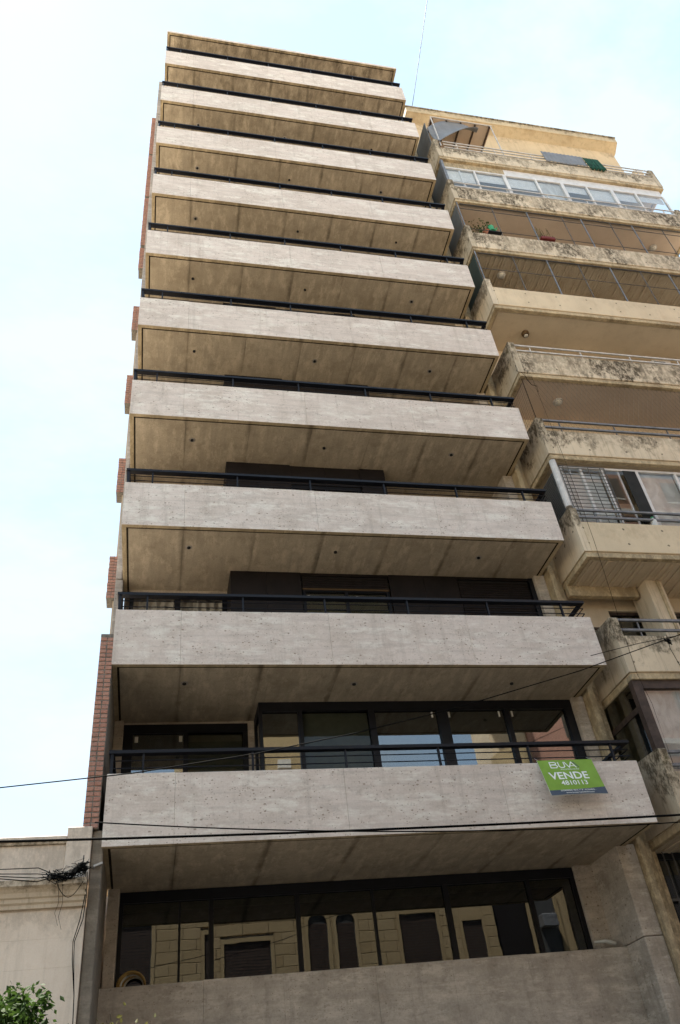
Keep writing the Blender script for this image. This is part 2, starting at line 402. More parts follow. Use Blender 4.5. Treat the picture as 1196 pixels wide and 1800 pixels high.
# ------------------------------------------------------------------ setting
struct(B('ground', 'earth', None, -700, 700, -700, 700, -.3, 0))
struct(B('road', 'asphalt', None, -300, 300, -9.6, -3.4, .0, .004+.0))
struct(B('pavement', 'paving', None, -300, 300, -3.4, 1.6, .0, .13, .01))
struct(B('pavement_opposite', 'paving', None, -300, 300, -14, -9.6, .0, .13, .01))
struct(B('road_marking', 'paint_white', None, -300, 300, -6.55, -6.45, .0041, .008))

# ------------------------------------------------------------------ the tower
ZS = [5.364, 8.175, 11.027, 13.920, 16.825, 19.705, 22.574, 25.412, 28.220, 31.009]
PH = 1.024; ZROOF = 33.80
XL = [.060, -.010, -.041, -.070, -.058, -.025, .007, .006, .034, .080]
XR = [8.575, 8.650, 8.676, 8.695, 8.681, 8.677, 8.669, 8.647, 8.580, 8.561]
BW = 8.64
tower = thing('apartment_tower', (4.3, 1.0, 0), 'tall grey raw-concrete apartment tower with stacked full-width balconies and black railings', 'building')
T = tower
# shell: party walls, back wall, rear roof
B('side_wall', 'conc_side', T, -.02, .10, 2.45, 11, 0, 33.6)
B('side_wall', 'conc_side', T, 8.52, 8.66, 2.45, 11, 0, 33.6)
B('back_wall', 'room', T, .1, 8.52, 8.0, 8.2, 0, 33.6)
# thin concrete fin that runs up the left party line
for k in range(1, 10):
    z0 = ZS[k]+.02; z1 = (ZS[k+1] if k < 9 else 33.66)-.0
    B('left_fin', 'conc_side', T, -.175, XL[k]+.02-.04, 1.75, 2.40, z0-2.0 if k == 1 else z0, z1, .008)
# balconies
def balcony(k):
    z = ZS[k]; a, b = XL[k], XR[k]
    s = MB().box(a+.012, b-.012, .014, 2.45, z+.045, z+.165).box(.1, 8.52, 2.45, 8.0, z+.02, z+.165).build('balcony', 'soffit', T)
    # parapet panels, joints at the formwork seams
    seams = [a] + [x+random.uniform(-.06, .06) for x in (1.05, 3.6, 6.08)] + [b]
    for i in range(4):
        x0 = seams[i] + (.0012 if i else 0); x1 = seams[i+1] - (.0012 if i < 3 else 0)
        dy = random.uniform(-.0035, .0015)
        B('parapet_panel', 'conc', s, x0, x1, dy, .078, z, z+PH+random.uniform(-.006, .006), .003)
    B('parapet_panel', 'conc', s, a, a+.078, .08, 1.9, z+.003, z+PH-.004, .007)
    B('parapet_panel', 'conc', s, b-.078, b, .08, 1.28, z+.003, z+PH-.004, .007)
    soffit(k, z, a, b, s)
    return s
def soffit(k, z, a, b, s):
    # rim strip outside the drip groove
    g = .085
    B('soffit_rim', 'soffit_edge', s, a+.002, b-.002, .004, g-.003, z-.0015, z+.044)
    B('soffit_rim', 'soffit_edge', s, a+.002, a+g-.003, g+.0, 2.40, z-.0016, z+.044)
    B('soffit_rim', 'soffit_edge', s, b-g+.003, b-.002, g+.0, 2.40, z-.0016, z+.044)
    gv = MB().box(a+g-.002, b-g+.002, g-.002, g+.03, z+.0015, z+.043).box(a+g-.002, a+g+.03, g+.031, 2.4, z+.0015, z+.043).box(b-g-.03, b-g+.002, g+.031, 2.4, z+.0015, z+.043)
    gv.build('groove_shade_strip', 'groove_shade', s)  # nearly flush dark strip, paints the shade of the groove
    xs = [a+g+.03, 1.07, 2.40, 3.72, 5.03, 6.32, 7.60, b-g-.03]
    for i in range(7):
        dz = random.uniform(-.002, .003)
        B('soffit_panel', 'soffit', s, xs[i]+.003, xs[i+1]-.003, g+.032, 2.40, z-.001+dz, z+.044, .003)
def lamp_socket(k, z, s):
    for x in (1.2, 4.06, 7.0):
        x += random.uniform(-.05, .05); y = .64+random.uniform(-.03, .03)
        pts = [(x, y, z-.028), (x, y, z+.01)]
        l = MB().tube(pts, .033, 12).build('ceiling_lamp', 'black', s)
        MB().tube([(x+.004, y, z-.045), (x+.004, y, z-.027)], [.022, .03], 10).build('bulb_socket', 'lamp_metal', l) if False else None
        MB().tube([(x, y, z-.006), (x, y, z-.0005)], .066, 14).build('lamp_plate', 'conc_side', s) if random.random() < .5 else None
bal = [balcony(k) for k in range(10)]
for k in range(1, 10): lamp_socket(k, ZS[k], bal[k])
roof = MB().box(.085, 8.60, .014, 8.0, 33.69, ZROOF-.05).build('roof_slab', 'soffit', T)
B('roof_edge', 'conc', roof, .075, 8.61, 0, .078, 33.66, ZROOF, .01)
B('roof_edge', 'conc', roof, .075, .15, .08, 8.0, 33.661, ZROOF-.002, .01)
B('roof_edge', 'conc', roof, 8.535, 8.61, .08, 8.0, 33.661, ZROOF-.002, .01)
soffit(10, 33.66, .08, 8.605, roof)

# railings
def railing(k):
    z = ZS[k]+PH; a, b = XL[k]+.0, XR[k]-.0; h = .36
    r = MB().box(a+.005, b-.02, .0, .115, z+h-.05, z+h).box(a+.005, a+.085, .115, 1.75, z+h-.045, z+h-.001).box(b-.10, b-.02, .115, 1.26, z+h-.045, z+h-.001)
    r = r.build('railing', 'rail', T)
    for x in (.05, .50, 2.12, 3.57, 5.10, 6.65, 8.15):
        w = .03 if x > .1 else .045
        x = a + x
        B('post', 'rail', r, x-w/2, x+w/2, .02, .075, z-.01, z+h-.051, .003)
    for y in (.62, 1.2, 1.7): B('post', 'rail', r, a+.02, a+.06, y, y+.05, z-.01, z+h-.046, .003)
    for y in (.66, 1.2): B('post', 'rail', r, b-.075, b-.035, y, y+.05, z-.01, z+h-.046, .003)
    for hh in (.10, .215):
        MB().tube([(a+.03, .055, z+hh), (b-.05, .055, z+hh)], .009, 6).build('rod', 'rail', r)
        MB().tube([(a+.04, .06, z+hh), (a+.04, 1.75, z+hh)], .009, 6).build('rod', 'rail', r)
        MB().tube([(b-.055, .06, z+hh), (b-.055, 1.25, z+hh)], .009, 6).build('rod', 'rail', r)
for k in range(10): railing(k)

# right-hand pier of the tower and the thin neighbour pier beside it
for k in range(10):
    z0 = 0 if k == 0 else ZS[k-1]+.17; z1 = ZS[k]+.02
    B('pier', 'conc_low' if k < 1 else 'cream_pier' if False else 'conc_low', T, 8.39 if k == 0 else 8.50, 8.735, 1.13 if k == 0 else 1.25, 2.44, z0 if k else 3.97+.012, z1, .01)
B('pier', 'conc_low', T, 8.50, 8.735, 1.25, 2.44, ZS[9]+.17, 33.66, .01)
B('pier_foot', 'conc_low', T, 8.385, 8.735, 1.12, 2.44, 0, 3.97, .012)

# left brick party wall: the tall pier that reaches the second balcony, then short panels further up
def brick_meshes(w, h, d):
    out = []
    for i in range(4):
        mb = MB().box(-w/2, w/2, -d/2, d/2, -h/2, h/2, .005)
        rnd = random.Random(i); mb.v = [(x+rnd.uniform(-.002, .002), y+rnd.uniform(-.002, .002), z+rnd.uniform(-.002, .002)) for x, y, z in mb.v]
        me = bpy.data.meshes.new('brick'); me.from_pydata(mb.v, [], mb.f); me.update(); me.materials.append(M['brick']); out.append(me)
    return out
BM = brick_meshes(.092, .056, .10)
def brick_wall(x0, x1, y0, y1, z0, z1, cols):
    w = B('brick_wall', 'mortar', T, x0+.006, x1-.002, y0+.010, y1, z0, z1-.004)
    pitch = .0745; n = int((z1-z0)/pitch); cw = (x1-x0)/cols
    for r in range(n):
        for c in range(cols):
            x = x0 + cw*(c+.5) + random.uniform(-.004, .004); z = z0 + pitch*(r+.5)
            place('brick', BM[random.randrange(4)], w, (x, y0+.05+random.uniform(-.004, .004), z), (0, random.uniform(-.02, .02), random.uniform(-.03, .03)))
    return w
brick_wall(-.215, .0, .0, 2.2, 5.62, 8.74, 2)
for k in range(1, 9):
    zt = ZS[k+1]+.93
    if k == 1: zt = ZS[2]+1.0
    x0 = -.375 if k < 5 else -.345
    brick_wall(x0, -.18, 2.32, 2.7, zt-1.05 if k < 6 else zt-2.7, zt, 2)
    B('plaster_strip', 'plaster_peach', T, x0+.13, -.181, 2.42, 2.7, zt-2.75, zt-1.055) if k < 6 else None

# ---- windows of the first storey above the sign balcony (k = 0)
def frame_grid(name, mat, parent, xs, y0, y1, z0, z1, top=.1, bot=.08, ws=None):
    """outer frame plus mullions, as one frame mesh"""
    mb = MB(); mb.box(xs[0], xs[-1], y0, y1, z1-top, z1).box(xs[0], xs[-1], y0, y1, z0, z0+bot)
    for i, x in enumerate(xs):
        w = (ws[i] if ws else .07)
        xa = x if i == 0 else x-w if i == len(xs)-1 else x-w/2
        mb.box(xa, xa+w, y0+.004, y1-.004, z0+bot, z1-top)
    return mb.build(name, mat, parent)
def sticker(par, x, y, z, w=.035, h=.11): B('sticker', 'tag', par, x, x+w, y-.004, y-.001, z-h, z)
z0, z1 = ZS[0]+.17, ZS[1]-.002
xs = [2.475, 3.21, 4.52, 5.87, 7.15, 8.53]; ws = [.06, .075, .12, .2, .09, .19]
f = frame_grid('bay_window', 'frame', T, xs, 1.35, 1.47, z0, z1, .17, .1, ws)
for i in range(5):
    pane('pane', 'glass_low' if i == 1 else 'glass', f, xs[i]+ws[i]/2 + (.03 if i == 0 else 0), xs[i+1]-ws[i+1]/2-(.09 if i == 4 else 0), 1.41, z0+.1, z1-.17, .0035)
B('added_blind', 'blind_grey', f, 3.25, 4.46, 1.475, 1.485, z0+.1, z1-.17)  # sheet added behind the pane to give it an even grey
for x in (5.66, 5.99, 6.98, 7.24): sticker(f, x, 1.40, z1-.2)
# bay return to the left
B('bay_return', 'frame', f, 2.475, 2.53, 1.472, 2.10, z1-.17, z1-.004); B('bay_return', 'frame', f, 2.475, 2.53, 1.99, 2.099, z0, z1-.171)
o = B('pane', 'glass', f, 2.50, 2.506, 1.475, 1.99, z0, z1-.171)
xs = [.16, 1.25, 2.36]; ws = [.17, .085, .09]
f = frame_grid('recessed_window', 'frame', T, xs, 2.10, 2.2, z0, z1-.04, .16, .1, ws)
pane('pane', 'glass', f, .33, 1.208, 2.15, z0+.1, z1-.2); pane('pane', 'glass_low', f, 1.292, 2.27, 2.15, z0+.1, z1-.2)
sticker(f, .36, 2.14, z1-.25, .06, .11); sticker(f, 1.13, 2.14, z1-.25, .06, .11)
B('added_blind', 'blind_grey', f, 1.295, 2.265, 2.21, 2.216, z0+.1, z1-.335)
B('light_strip_box', 'curtain', f, 1.3, 2.26, 2.22, 2.3, z1-.33, z1-.21)  # pale box stands in for a strip of light seen in the pane
B('jamb', 'conc_low', T, .0, .16, 2.0, 2.44, z0, z1-.0, .006); B('jamb', 'conc_low', T, 2.36, 2.474, 2.09, 2.2, z0, z1-.0)
B('lintel', 'conc_low', T, .16, 2.36, 2.11, 2.2, z1-.042, z1+.02)
# dim rooms: ceiling light patch comes from the glass only; partition walls
B('partition', 'room', T, 2.45, 2.55, 2.25, 8.0, z0, z1)

# ---- second storey (k = 1): dark cladding across the bay
def clad_run(par, x0, x1, y, z0, z1, w=.6):
    n = max(1, round((x1-x0)/w)); d = (x1-x0)/n
    for i in range(n): B('cladding_panel', 'clad', par, x0+i*d+.002, x0+(i+1)*d-.002, y+random.uniform(-.002, .002), y+.06, z0, z1, .003)
def shutter(par, x0, x1, y, z0, z1):
    B('shutter', 'black', par, x0, x1, y+.03, y+.05, z0, z1)
    sh = list(par.children)[-1]; n = int((z1-z0)/.055)
    for i in range(n):
        B('slat', 'slat', sh, x0+.003, x1-.003, y, y+.028, z0+i*.055+.004, z0+(i+1)*.055-.004, .006)
def win(par, x0, x1, y, z0, z1, mulls=1):
    xs = [x0 + (x1-x0)*i/(mulls+1) for i in range(mulls+2)]
    f = frame_grid('window', 'frame', par, xs, y, y+.09, z0, z1, .07, .07, [.06]*len(xs))
    for i in range(mulls+1): pane('pane', 'glass', f, xs[i]+.03, xs[i+1]-.03, y+.045, z0+.07, z1-.07)
    return f
z0, z1 = ZS[1]+.17, ZS[2]-.002
bay = B('bay_front', 'black', T, 2.03, 8.60, 1.44, 1.50, z1-.1, z1)
clad_run(bay, 2.03, 3.44, 1.35, z0, z1, .7)
clad_run(bay, 3.442, 5.278, 1.36, z1-.06, z1-.001, 2); shutter(bay, 3.46, 5.26, 1.37, z1-.36, z1-.061)
f = win(bay, 3.46, 5.26, 1.385, z0, z1-.362, 1)
B('added_blind', 'blind_grey', f, 3.5, 5.22, 1.49, 1.498, z0, z1-.40); B('window_trim', 'lamp_metal', f, 3.46, 5.26, 1.366, 1.384, z1-.40, z1-.364)  # blind added to lighten the glass in place of interior light and reflection
sticker(f, 3.56, 1.425, z1-.5, .05, .1); sticker(f, 4.55, 1.425, z1-.5, .05, .1)
clad_run(bay, 5.28, 6.77, 1.35, z0, z1, .75)
shutter(bay, 6.79, 8.38, 1.38, z1-1.05, z1-.061); clad_run(bay, 6.772, 8.398, 1.36, z1-.06, z1-.001, 2)
win(bay, 6.79, 8.38, 1.44, z0, z1-1.052, 1)
B('jamb', 'frame', bay, 8.40, 8.53, 1.352, 1.5, z0, z1); B('bay_side', 'clad', bay, 2.03, 2.09, 1.42, 2.1, z0, z1, .004)
f = frame_grid('recessed_window', 'frame', T, [.10, 1.04, 2.03], 2.10, 2.2, z0, z1-.06, .08, .08, [.08, .11, .10])
pane('pane', 'glass_clear', f, .18, .98, 2.15, z0+.08, z1-.14); pane('pane', 'glass_clear', f, 1.10, 1.93, 2.15, z0+.08, z1-.14)
MB().grid([[(x, 2.32+.03*math.sin(x*38), zz) for x in [.12+i*.02 for i in range(96)]] for zz in (z0, z1-.1)]).build('curtain', 'curtain', f)
B('lintel', 'conc_low', T, .1, 2.03, 2.09, 2.4, z1-.062, z1+.02)
# ---- storeys above (k >= 2)
for k in range(2, 10):
    z0, z1 = ZS[k]+.17, (ZS[k+1] if k < 9 else 33.66)-.002
    bay = B('bay_front', 'black', T, 1.985, 5.577, 1.36, 1.42, z1-.1, z1)
    clad_run(bay, 1.985, 3.4, 1.27, z0, z1, .71); clad_run(bay, 5.0, 5.577, 1.27, z0, z1, .6)
    clad_run(bay, 3.402, 4.998, 1.30, z1-.55, z1-.001, .8)
    win(bay, 3.42, 4.98, 1.32, z0, z1-.552, 1)
    B('bay_side', 'clad', bay, 1.985, 2.05, 1.335, 2.1, z0, z1, .004); B('bay_side', 'clad', bay, 5.51, 5.577, 1.335, 2.1, z0, z1, .004)
    f = frame_grid('recessed_window', 'frame', T, [.10, 1.04, 1.985], 2.10, 2.2, z0, z1-.3, .08, .08, [.08, .09, .09])
    pane('pane', 'glass', f, .18, .99, 2.15, z0+.08, z1-.38); pane('pane', 'glass', f, 1.09, 1.9, 2.15, z0+.08, z1-.38)
    B('lintel', 'conc_low', T, .1, 1.985, 2.08, 2.4, z1-.3, z1+.02)
    f = frame_grid('recessed_window', 'frame', T, [5.577, 6.9, 8.5], 2.10, 2.2, z0, z1-.32, .08, .08, [.08, .09, .09])
    pane('pane', 'glass', f, 5.66, 6.85, 2.15, z0+.08, z1-.4); pane('pane', 'glass', f, 6.95, 8.41, 2.15, z0+.08, z1-.4)
    B('lintel', 'conc_low', T, 5.577, 8.5, 2.08, 2.4, z1-.32, z1+.02)

# ---- lowest storey: low wall, dark glazing
lw = B('low_wall', 'conc_low', T, .07, 8.384, 1.75, 1.95, 0, 3.93)
seam = [.07, 1.55, 2.72, 4.13, 5.35, 6.62, 8.384]
for i in range(6): B('wall_panel', 'conc_low', lw, seam[i]+.0007, seam[i+1]-.0007, 1.72+random.uniform(-.002, .002), 1.80, 0, 3.965+random.uniform(-.006, .006), .003)
B('floor_slab', 'conc_side', T, .1, 8.4, 1.96, 8.0, 2.3, 2.5)
B('jamb', 'conc_low', T, .10, .275, 2.02, 2.44, 2.5, ZS[0]+.02, .008)
B('jamb', 'conc_low', T, 8.05, 8.40, 2.15, 2.44, 2.5, ZS[0]+.02, .008)
xs = [.28, 1.70, 3.09, 4.36, 5.64, 7.15, 8.05]; ws = [.06, .07, .07, .04, .09, .07, .07]
f = frame_grid('ground_glazing', 'frame', T, xs, 2.22, 2.32, 2.5, ZS[0]-.01, .16, .1, ws)
tilts = [.010, -.010, .004, .002, -.004, .008]
for i in range(6):
    o = pane('pane', 'glass_ground', f, xs[i]+ws[i]/2, xs[i+1]-ws[i+1]/2, 2.27, 2.6, ZS[0]-.17, 0)
    o.rotation_euler = (tilts[i]*.5, 0, tilts[i])
B('mullion', 'frame', f, 1.19, 1.225, 2.24, 2.30, 2.6, ZS[0]-.17)
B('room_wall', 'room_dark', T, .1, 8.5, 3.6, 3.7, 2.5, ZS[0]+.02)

# cement pilaster on the left boundary
P = B('cement_pilaster', 'cement', None, -.07, .085, .06, 2.0, 0, 5.61, .012)
P['label'] = 'grey cement pilaster between pale house and concrete tower'; P['category'] = 'pilaster'

# ------------------------------------------------------------------ neighbour building (right)
ZN = [5.43, 8.04, 10.78, 13.51, 16.28, 19.03, 21.76, 24.43, 27.10]
ZF = [6.19, 8.80, 11.55, 14.26, 17.05, 19.82, 22.55, 25.15, 27.70]
NX0, NX1 = 9.05, 17.35
N = thing('apartment_block', (13, 1, 0), 'older cream apartment block with mould-stained balconies right of the grey tower', 'building')
B('side_wall', 'cream_fin', N, 8.86, 9.02, 1.45, 11, 0, 32.3, 0, (8.86, 1.4, 32.3)); B('side_wall', 'cream_fin', N, 17.64, 17.8, 1.45, 11, 0, 32.3, 0, (17.6, 1.4, 32.3))
B('back_wall', 'room', N, 9.02, 17.64, 8, 8.2, 0, 32)
B('corner_pier', 'cream_band', N, 8.74, 8.86, 1.02, 1.5, 0, 27, .01); B('corner_pier', 'cream_band', N, 8.862, 9.07, 1.20, 1.6, 0, 31.5, .012)
fmat = ['cream', 'cream', 'cream_clean', 'cream', 'cream_mouldy', 'cream_clean', 'cream_mouldy', 'cream_mouldy', 'cream']
board = {0, 2, 6}
nb = []
for k in range(9):
    z, t = ZN[k], ZF[k]
    s = MB().box(NX0+.04, NX1-.04, .04, 1.62, z-.11, z+.04).box(9.02, 17.64, 1.62, 8, z-.11, z+.04).build('balcony', 'cream_soffit', N)
    B('parapet', fmat[k], s, NX0+.16, NX1-.16, 0, .13, z, t, .012, (NX0, 0, t))
    # side fins, higher than the front
    for x0, x1 in ((NX0, NX0+.158), (NX1-.158, NX1)):
        mb = MB(); h = z+1.17
        mb.prism([(0, z), (0, h-.03), (.03, h), (.16, h), (1.30, h+.06), (1.30, z)], 'x', x0, x1)
        mb.build('side_fin', 'cream_fin' if k not in (2, 5) else 'cream', s, (x0, 0, h))
    # band under the groove
    B('slab_band', 'cream_band', s, NX0+.015, NX1-.015, .015, .13, z-.14, z-.022, .008, (NX0, 0, z-.02)); B('slab_band', 'cream_band', s, NX0+.015, NX0+.13, .131, 1.3, z-.139, z-.023, .008, (NX0, 0, z-.02))
    B('slab_band', 'cream_band', s, NX1-.13, NX1-.015, .131, 1.3, z-.139, z-.023, .008, (NX0, 0, z-.02))
    if k in board:
        mb = MB(); x = NX0+.14
        while x < NX1-.2:
            w = random.uniform(.055, .10); d = random.uniform(.0, .03); mb.box(x, x+w-.012, .14, 1.61, z-.128-d, z-.105); x += w
        mb.build('soffit_boards', 'board_soffit' if k == 6 else 'cream_soffit', s)['kind'] = 'stuff'
    else:
        B('soffit_panel', 'pink_soffit' if k in (4, 7) else 'cream_soffit', s, NX0+.15, NX1-.15, .15, 1.61, z-.122, z-.105, .004)
    nb.append(s)
    # wall behind the balcony with a dark door and window
    zt = (ZN[k+1]-.11) if k < 8 else 31.6
    wl = B('wall', 'cream_soffit', N, 9.07, 10.1, 1.45, 1.62, z+.04, zt); B('wall', 'cream_soffit', N, 10.1, 17.64, 1.45, 1.62, z+2.25, zt-.001)
    for a, b in ((10.1, 12.1), (12.6, 14.6), (15.1, 17.1)):
        f = frame_grid('door', 'wood', N, [a, (a+b)/2, b], 1.5, 1.58, z+.05, z+2.25, .07, .07, [.07, .07, .07])
        pane('pane', 'glass', f, a+.07, (a+b)/2-.035, 1.54, z+.12, z+2.18); pane('pane', 'glass', f, (a+b)/2+.035, b-.07, 1.54, z+.12, z+2.18)
    for a, b in ((12.1, 12.6), (14.6, 15.1), (17.1, 17.64)): B('wall', 'cream_soffit', N, a, b, 1.45, 1.62, z+.04, z+2.249)
# wall below the lowest balcony: barred window beside the pier
B('wall', 'cream_band', N, 9.07, 9.20, 1.30, 1.62, 0, ZN[0]-.11); B('wall', 'cream_band', N, 9.2, 17.64, 1.35, 1.62, 0, 3.0)
f = frame_grid('barred_window', 'frame', N, [9.2, 10.0, 10.9], 1.40, 1.48, 3.0, ZN[0]-.15, .1, .08, [.09, .06, .06])
pane('pane', 'glass', f, 9.28, 9.97, 1.45, 3.05, ZN[0]-.25); pane('pane', 'glass', f, 10.03, 10.85, 1.45, 3.05, ZN[0]-.25)
for i in range(9): MB().tube([(9.36+i*.18, 1.36, 3.05), (9.36+i*.18, 1.36, ZN[0]-.13)], .014, 6).build('bar', 'dark_pipe', f)
for z in (3.9, 4.5): B('bar', 'dark_pipe', f, 9.21, 10.9, 1.34, 1.352, z, z+.04)
B('wall', 'cream_band', N, 10.9, 17.64, 1.36, 1.62, 3.0, ZN[0]-.11)

def pipe_rails(k, mat, x0=NX0+.1, x1=NX1-.1, hs=(.12, .32), r=.026, sq=True):
    t = ZF[k]
    rr = None
    for h in hs:
        o = MB().box(x0, x1, .03, .03+2*r, t+h-r, t+h+r, .006).build('railing', mat, N if rr is None else rr) if rr is None else MB().box(x0, x1, .03, .03+2*r, t+h-r, t+h+r, .006).build('rail_bar', mat, rr)
        rr = rr or o
    n = 6
    for i in range(n):
        x = x0+.5+(x1-x0-1)*i/(n-1); B('rail_post', mat, rr, x-.012, x+.012, .06, .085, t-.02, t+hs[-1])
    return rr
pipe_rails(0, 'grey_pipe', hs=(.12, .35)); pipe_rails(1, 'grey_pipe', hs=(.15, .37)); pipe_rails(2, 'grey_pipe', hs=(.17, .36)); pipe_rails(3, 'grey_pipe', hs=(.16, .38))
pipe_rails(4, 'white_pipe', hs=(.12, .32), r=.02); pipe_rails(7, 'white_pipe', hs=(.12, .36), r=.018)
pipe_rails(8, 'white_pipe', x0=9.4, hs=(.16, .36, .55), r=.018)

# glazed enclosure on the upper balcony (k = 7)
def enclosure(k, xs, wide, mat, z_lo, z_hi, y=.12, blinds=None, head=None):
    f = MB()
    f.box(xs[0], xs[-1], y, y+.06, z_lo, z_lo+.06).box(xs[0], xs[-1], y, y+.06, z_hi-.06, z_hi)
    for i, x in enumerate(xs):
        w = .11 if i in wide else .055; f.box(x-w/2, x+w/2, y-.004, y+.064, z_lo+.06, z_hi-.06)
    f = f.build('glazed_enclosure', mat, N)
    for i in range(len(xs)-1):
        pane('pane', 'glass_clear', f, xs[i]+.02, xs[i+1]-.02, y+.03, z_lo+.06, z_hi-.06, .006)
        if blinds and blinds[i] > 0:
            zb = z_hi-.06-(z_hi-z_lo-.12)*blinds[i]
            B('blind', 'blind' if blinds[i] < .98 else 'film', f, xs[i]+.03, xs[i+1]-.03, y+.09, y+.10, zb, z_hi-.06)
        if i not in wide and i % 2 == 0: B('sash', mat, f, (xs[i]+xs[i+1])/2-.02, (xs[i]+xs[i+1])/2+.02, y+.037, y+.06, z_lo+.06, z_hi-.06)
    return f
e = enclosure(7, [9.16, 10.19, 11.24, 12.38, 13.33, 14.24, 15.19, 16.1, 17.18], {2, 4, 6}, 'white_alu', 25.17, 26.60, .10, [.5, .36, .45, 1, .3, .5, .36, .26])
B('head_panel', 'cream_band', e, 9.16, 11.3, .11, .15, 26.602, 26.955); B('head_panel', 'white_alu', e, 11.3, 17.18, .11, .15, 26.602, 26.955)
B('side_pane', 'side_grey', e, 9.13, 9.15, .17, 1.3, 25.7, 26.95); B('corner_post', 'grey_pipe', e, 9.07, 9.155, .05, .16, 25.62, 26.95)
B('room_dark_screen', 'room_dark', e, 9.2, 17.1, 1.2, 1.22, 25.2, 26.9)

# pipe cage on k = 6 and k = 5
def cage(k, xs, hz, side, mat='dark_pipe'):
    z0, z1 = ZF[k], ZN[k+1]-.14
    f = MB().box(NX0+.15, NX1-.15, .07, .10, z1-.05, z1-.015).build('pipe_cage', mat, N)
    for i, x in enumerate(xs):
        MB().tube([(x, .085, z0-.01), (x, .085, z1-.02)], .022 if i % 2 else .014, 6).build('upright', 'grey_pipe' if i % 2 else mat, f)
    for h in hz: MB().tube([(NX0+.1, .075, h), (NX1-.1, .075, h)], .013, 6).build('crossbar', mat, f)
    B('side_screen', side, f, NX0+.05, NX0+.065, .16, 1.3, ZN[k]+1.16, z1+.0)
    MB().tube([(NX0+.05, .06, ZN[k]+1.1), (NX0+.05, .06, z1)], .02, 6).build('corner_post', 'grey_pipe', f)
    return f
cage(6, [10.25, 11.42, 12.62, 13.29, 14.31, 15.1, 16.2, 17.0], (22.64, 22.86, 23.97), 'side_grey')
cage(5, [10.27, 11.35, 12.35, 13.4, 14.4, 15.37, 16.4], (20.80, 19.9), 'green_panel')
# k = 3: safety net
f = MB()
for i in range(64):
    x = NX0+.10+i*.13
    if x < NX1-.2: f.tube([(x, .10, ZF[3]), (min(x+.7, NX1-.15), .10, ZN[4]-.14)], .0022, 4, False); f.tube([(min(x+.7, NX1-.15), .10, ZF[3]), (x, .10, ZN[4]-.14)], .0022, 4, False)
for i in range(12): f.tube([(NX0+.07, .12+i*.1, ZN[3]+1.2), (NX0+.07, .12+i*.1, ZN[4]-.14)], .002, 4, False)
for i in range(15): f.tube([(NX0+.07, .12, ZN[3]+1.2+i*.1), (NX0+.07, 1.28, ZN[3]+1.2+i*.1)], .002, 4, False)
net = f.build('safety_net', 'dark_pipe', N); net['kind'] = 'stuff'
MB().tube([(NX0+.08, .10, ZN[3]+.8), (NX0+.08, .10, ZN[4]-.13)], .008, 6).build('net_edge_cord', 'cable', N)
# k = 2: windows, corner post, grille
e = enclosure(2, [9.30, 9.80, 10.33, 11.19, 12.2, 13.3, 14.4, 15.5, 16.6, 17.2], {3, 5, 7}, 'white_alu', 11.56, 13.30, .16, [.0, .0, 0, 1, .6, .2, 1, .4, .5])
B('opening', 'room_dark', e, 10.82, 11.13, .11, .13, 11.7, 13.2)
MB().tube([(9.10, .06, 11.98), (9.10, .06, 13.32)], .075, 12).build('corner_post', 'white_pipe', e)
B('blind', 'blind', e, 9.34, 10.3, .28, .29, 11.6, 13.2)
B('side_shutter', 'side_grey', e, 9.09, 9.11, .15, 1.3, 12.0, 13.1)
sh = list(e.children)[-1]
for i in range(18): B('slat', 'dark_pipe', sh, 9.075, 9.089, .2, 1.28, 12.02+i*.06, 12.045+i*.06)
g = MB().box(9.24, 10.36, .085, .10, 13.22, 13.24).build('window_grille', 'dark_pipe', N)
for i in range(16): MB().tube([(9.24, .09, 11.62+i*.104), (10.36, .09, 11.62+i*.104)], .008, 5).build('bar', 'dark_pipe', g)
for x in (9.25, 9.34, 9.95, 10.25, 10.35): MB().tube([(x, .095, 11.56), (x, .095, 13.24)], .009, 5).build('bar', 'dark_pipe', g)
# k = 0: brown wooden enclosure with film
f = MB().box(9.06, 9.24, .05, .18, ZN[0]+1.0, ZN[1]-.142).box(9.241, 17.2, .06, .16, ZN[1]-.30, ZN[1]-.143).box(10.7, 10.78, .06, .16, ZF[0], ZN[1]-.301).box(12.5, 12.58, .06, .16, ZF[0], ZN[1]-.301).build('wooden_enclosure', 'wood', N)
for a, b in ((9.245, 10.695), (10.785, 12.495), (12.585, 17.1)): pane('pane', 'glass_clear', f, a, b, .11, ZF[0], ZN[1]-.301); B('film', 'film', f, a, b, .16, .168, ZF[0], ZN[1]-.302)
for x in (9.27, 9.95): MB().tube([(x, .155, ZF[0]), (x, .155, ZN[1]-.31)], .012, 6).build('film_seam', 'blind', f)
B('side_glass', 'glass', f, 9.10, 9.106, .19, 1.3, ZN[0]+1.18, ZN[1]-.14); B('side_bar', 'wood', f, 9.085, 9.115, .181, 1.3, 7.35, 7.45)
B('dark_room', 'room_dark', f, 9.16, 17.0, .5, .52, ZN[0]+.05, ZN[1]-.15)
# k = 1: beam, column and vents in the open loggia
B('beam', 'cream_band', N, 9.07, 10.7, 1.05, 1.18, 10.40, 10.66, .01); B('column', 'cream', N, 10.75, 11.15, .78, 1.4, 8.1, 10.66, .012, (10.9, .7, 12))
B('column_trim', 'cream_band', N, 11.0, 11.06, .74, .779, 8.1, 10.65)
for i in range(6): B('vent_slat', 'wood', N, 9.25, 9.75, 1.42, 1.449, 9.35+i*.09, 9.41+i*.09)
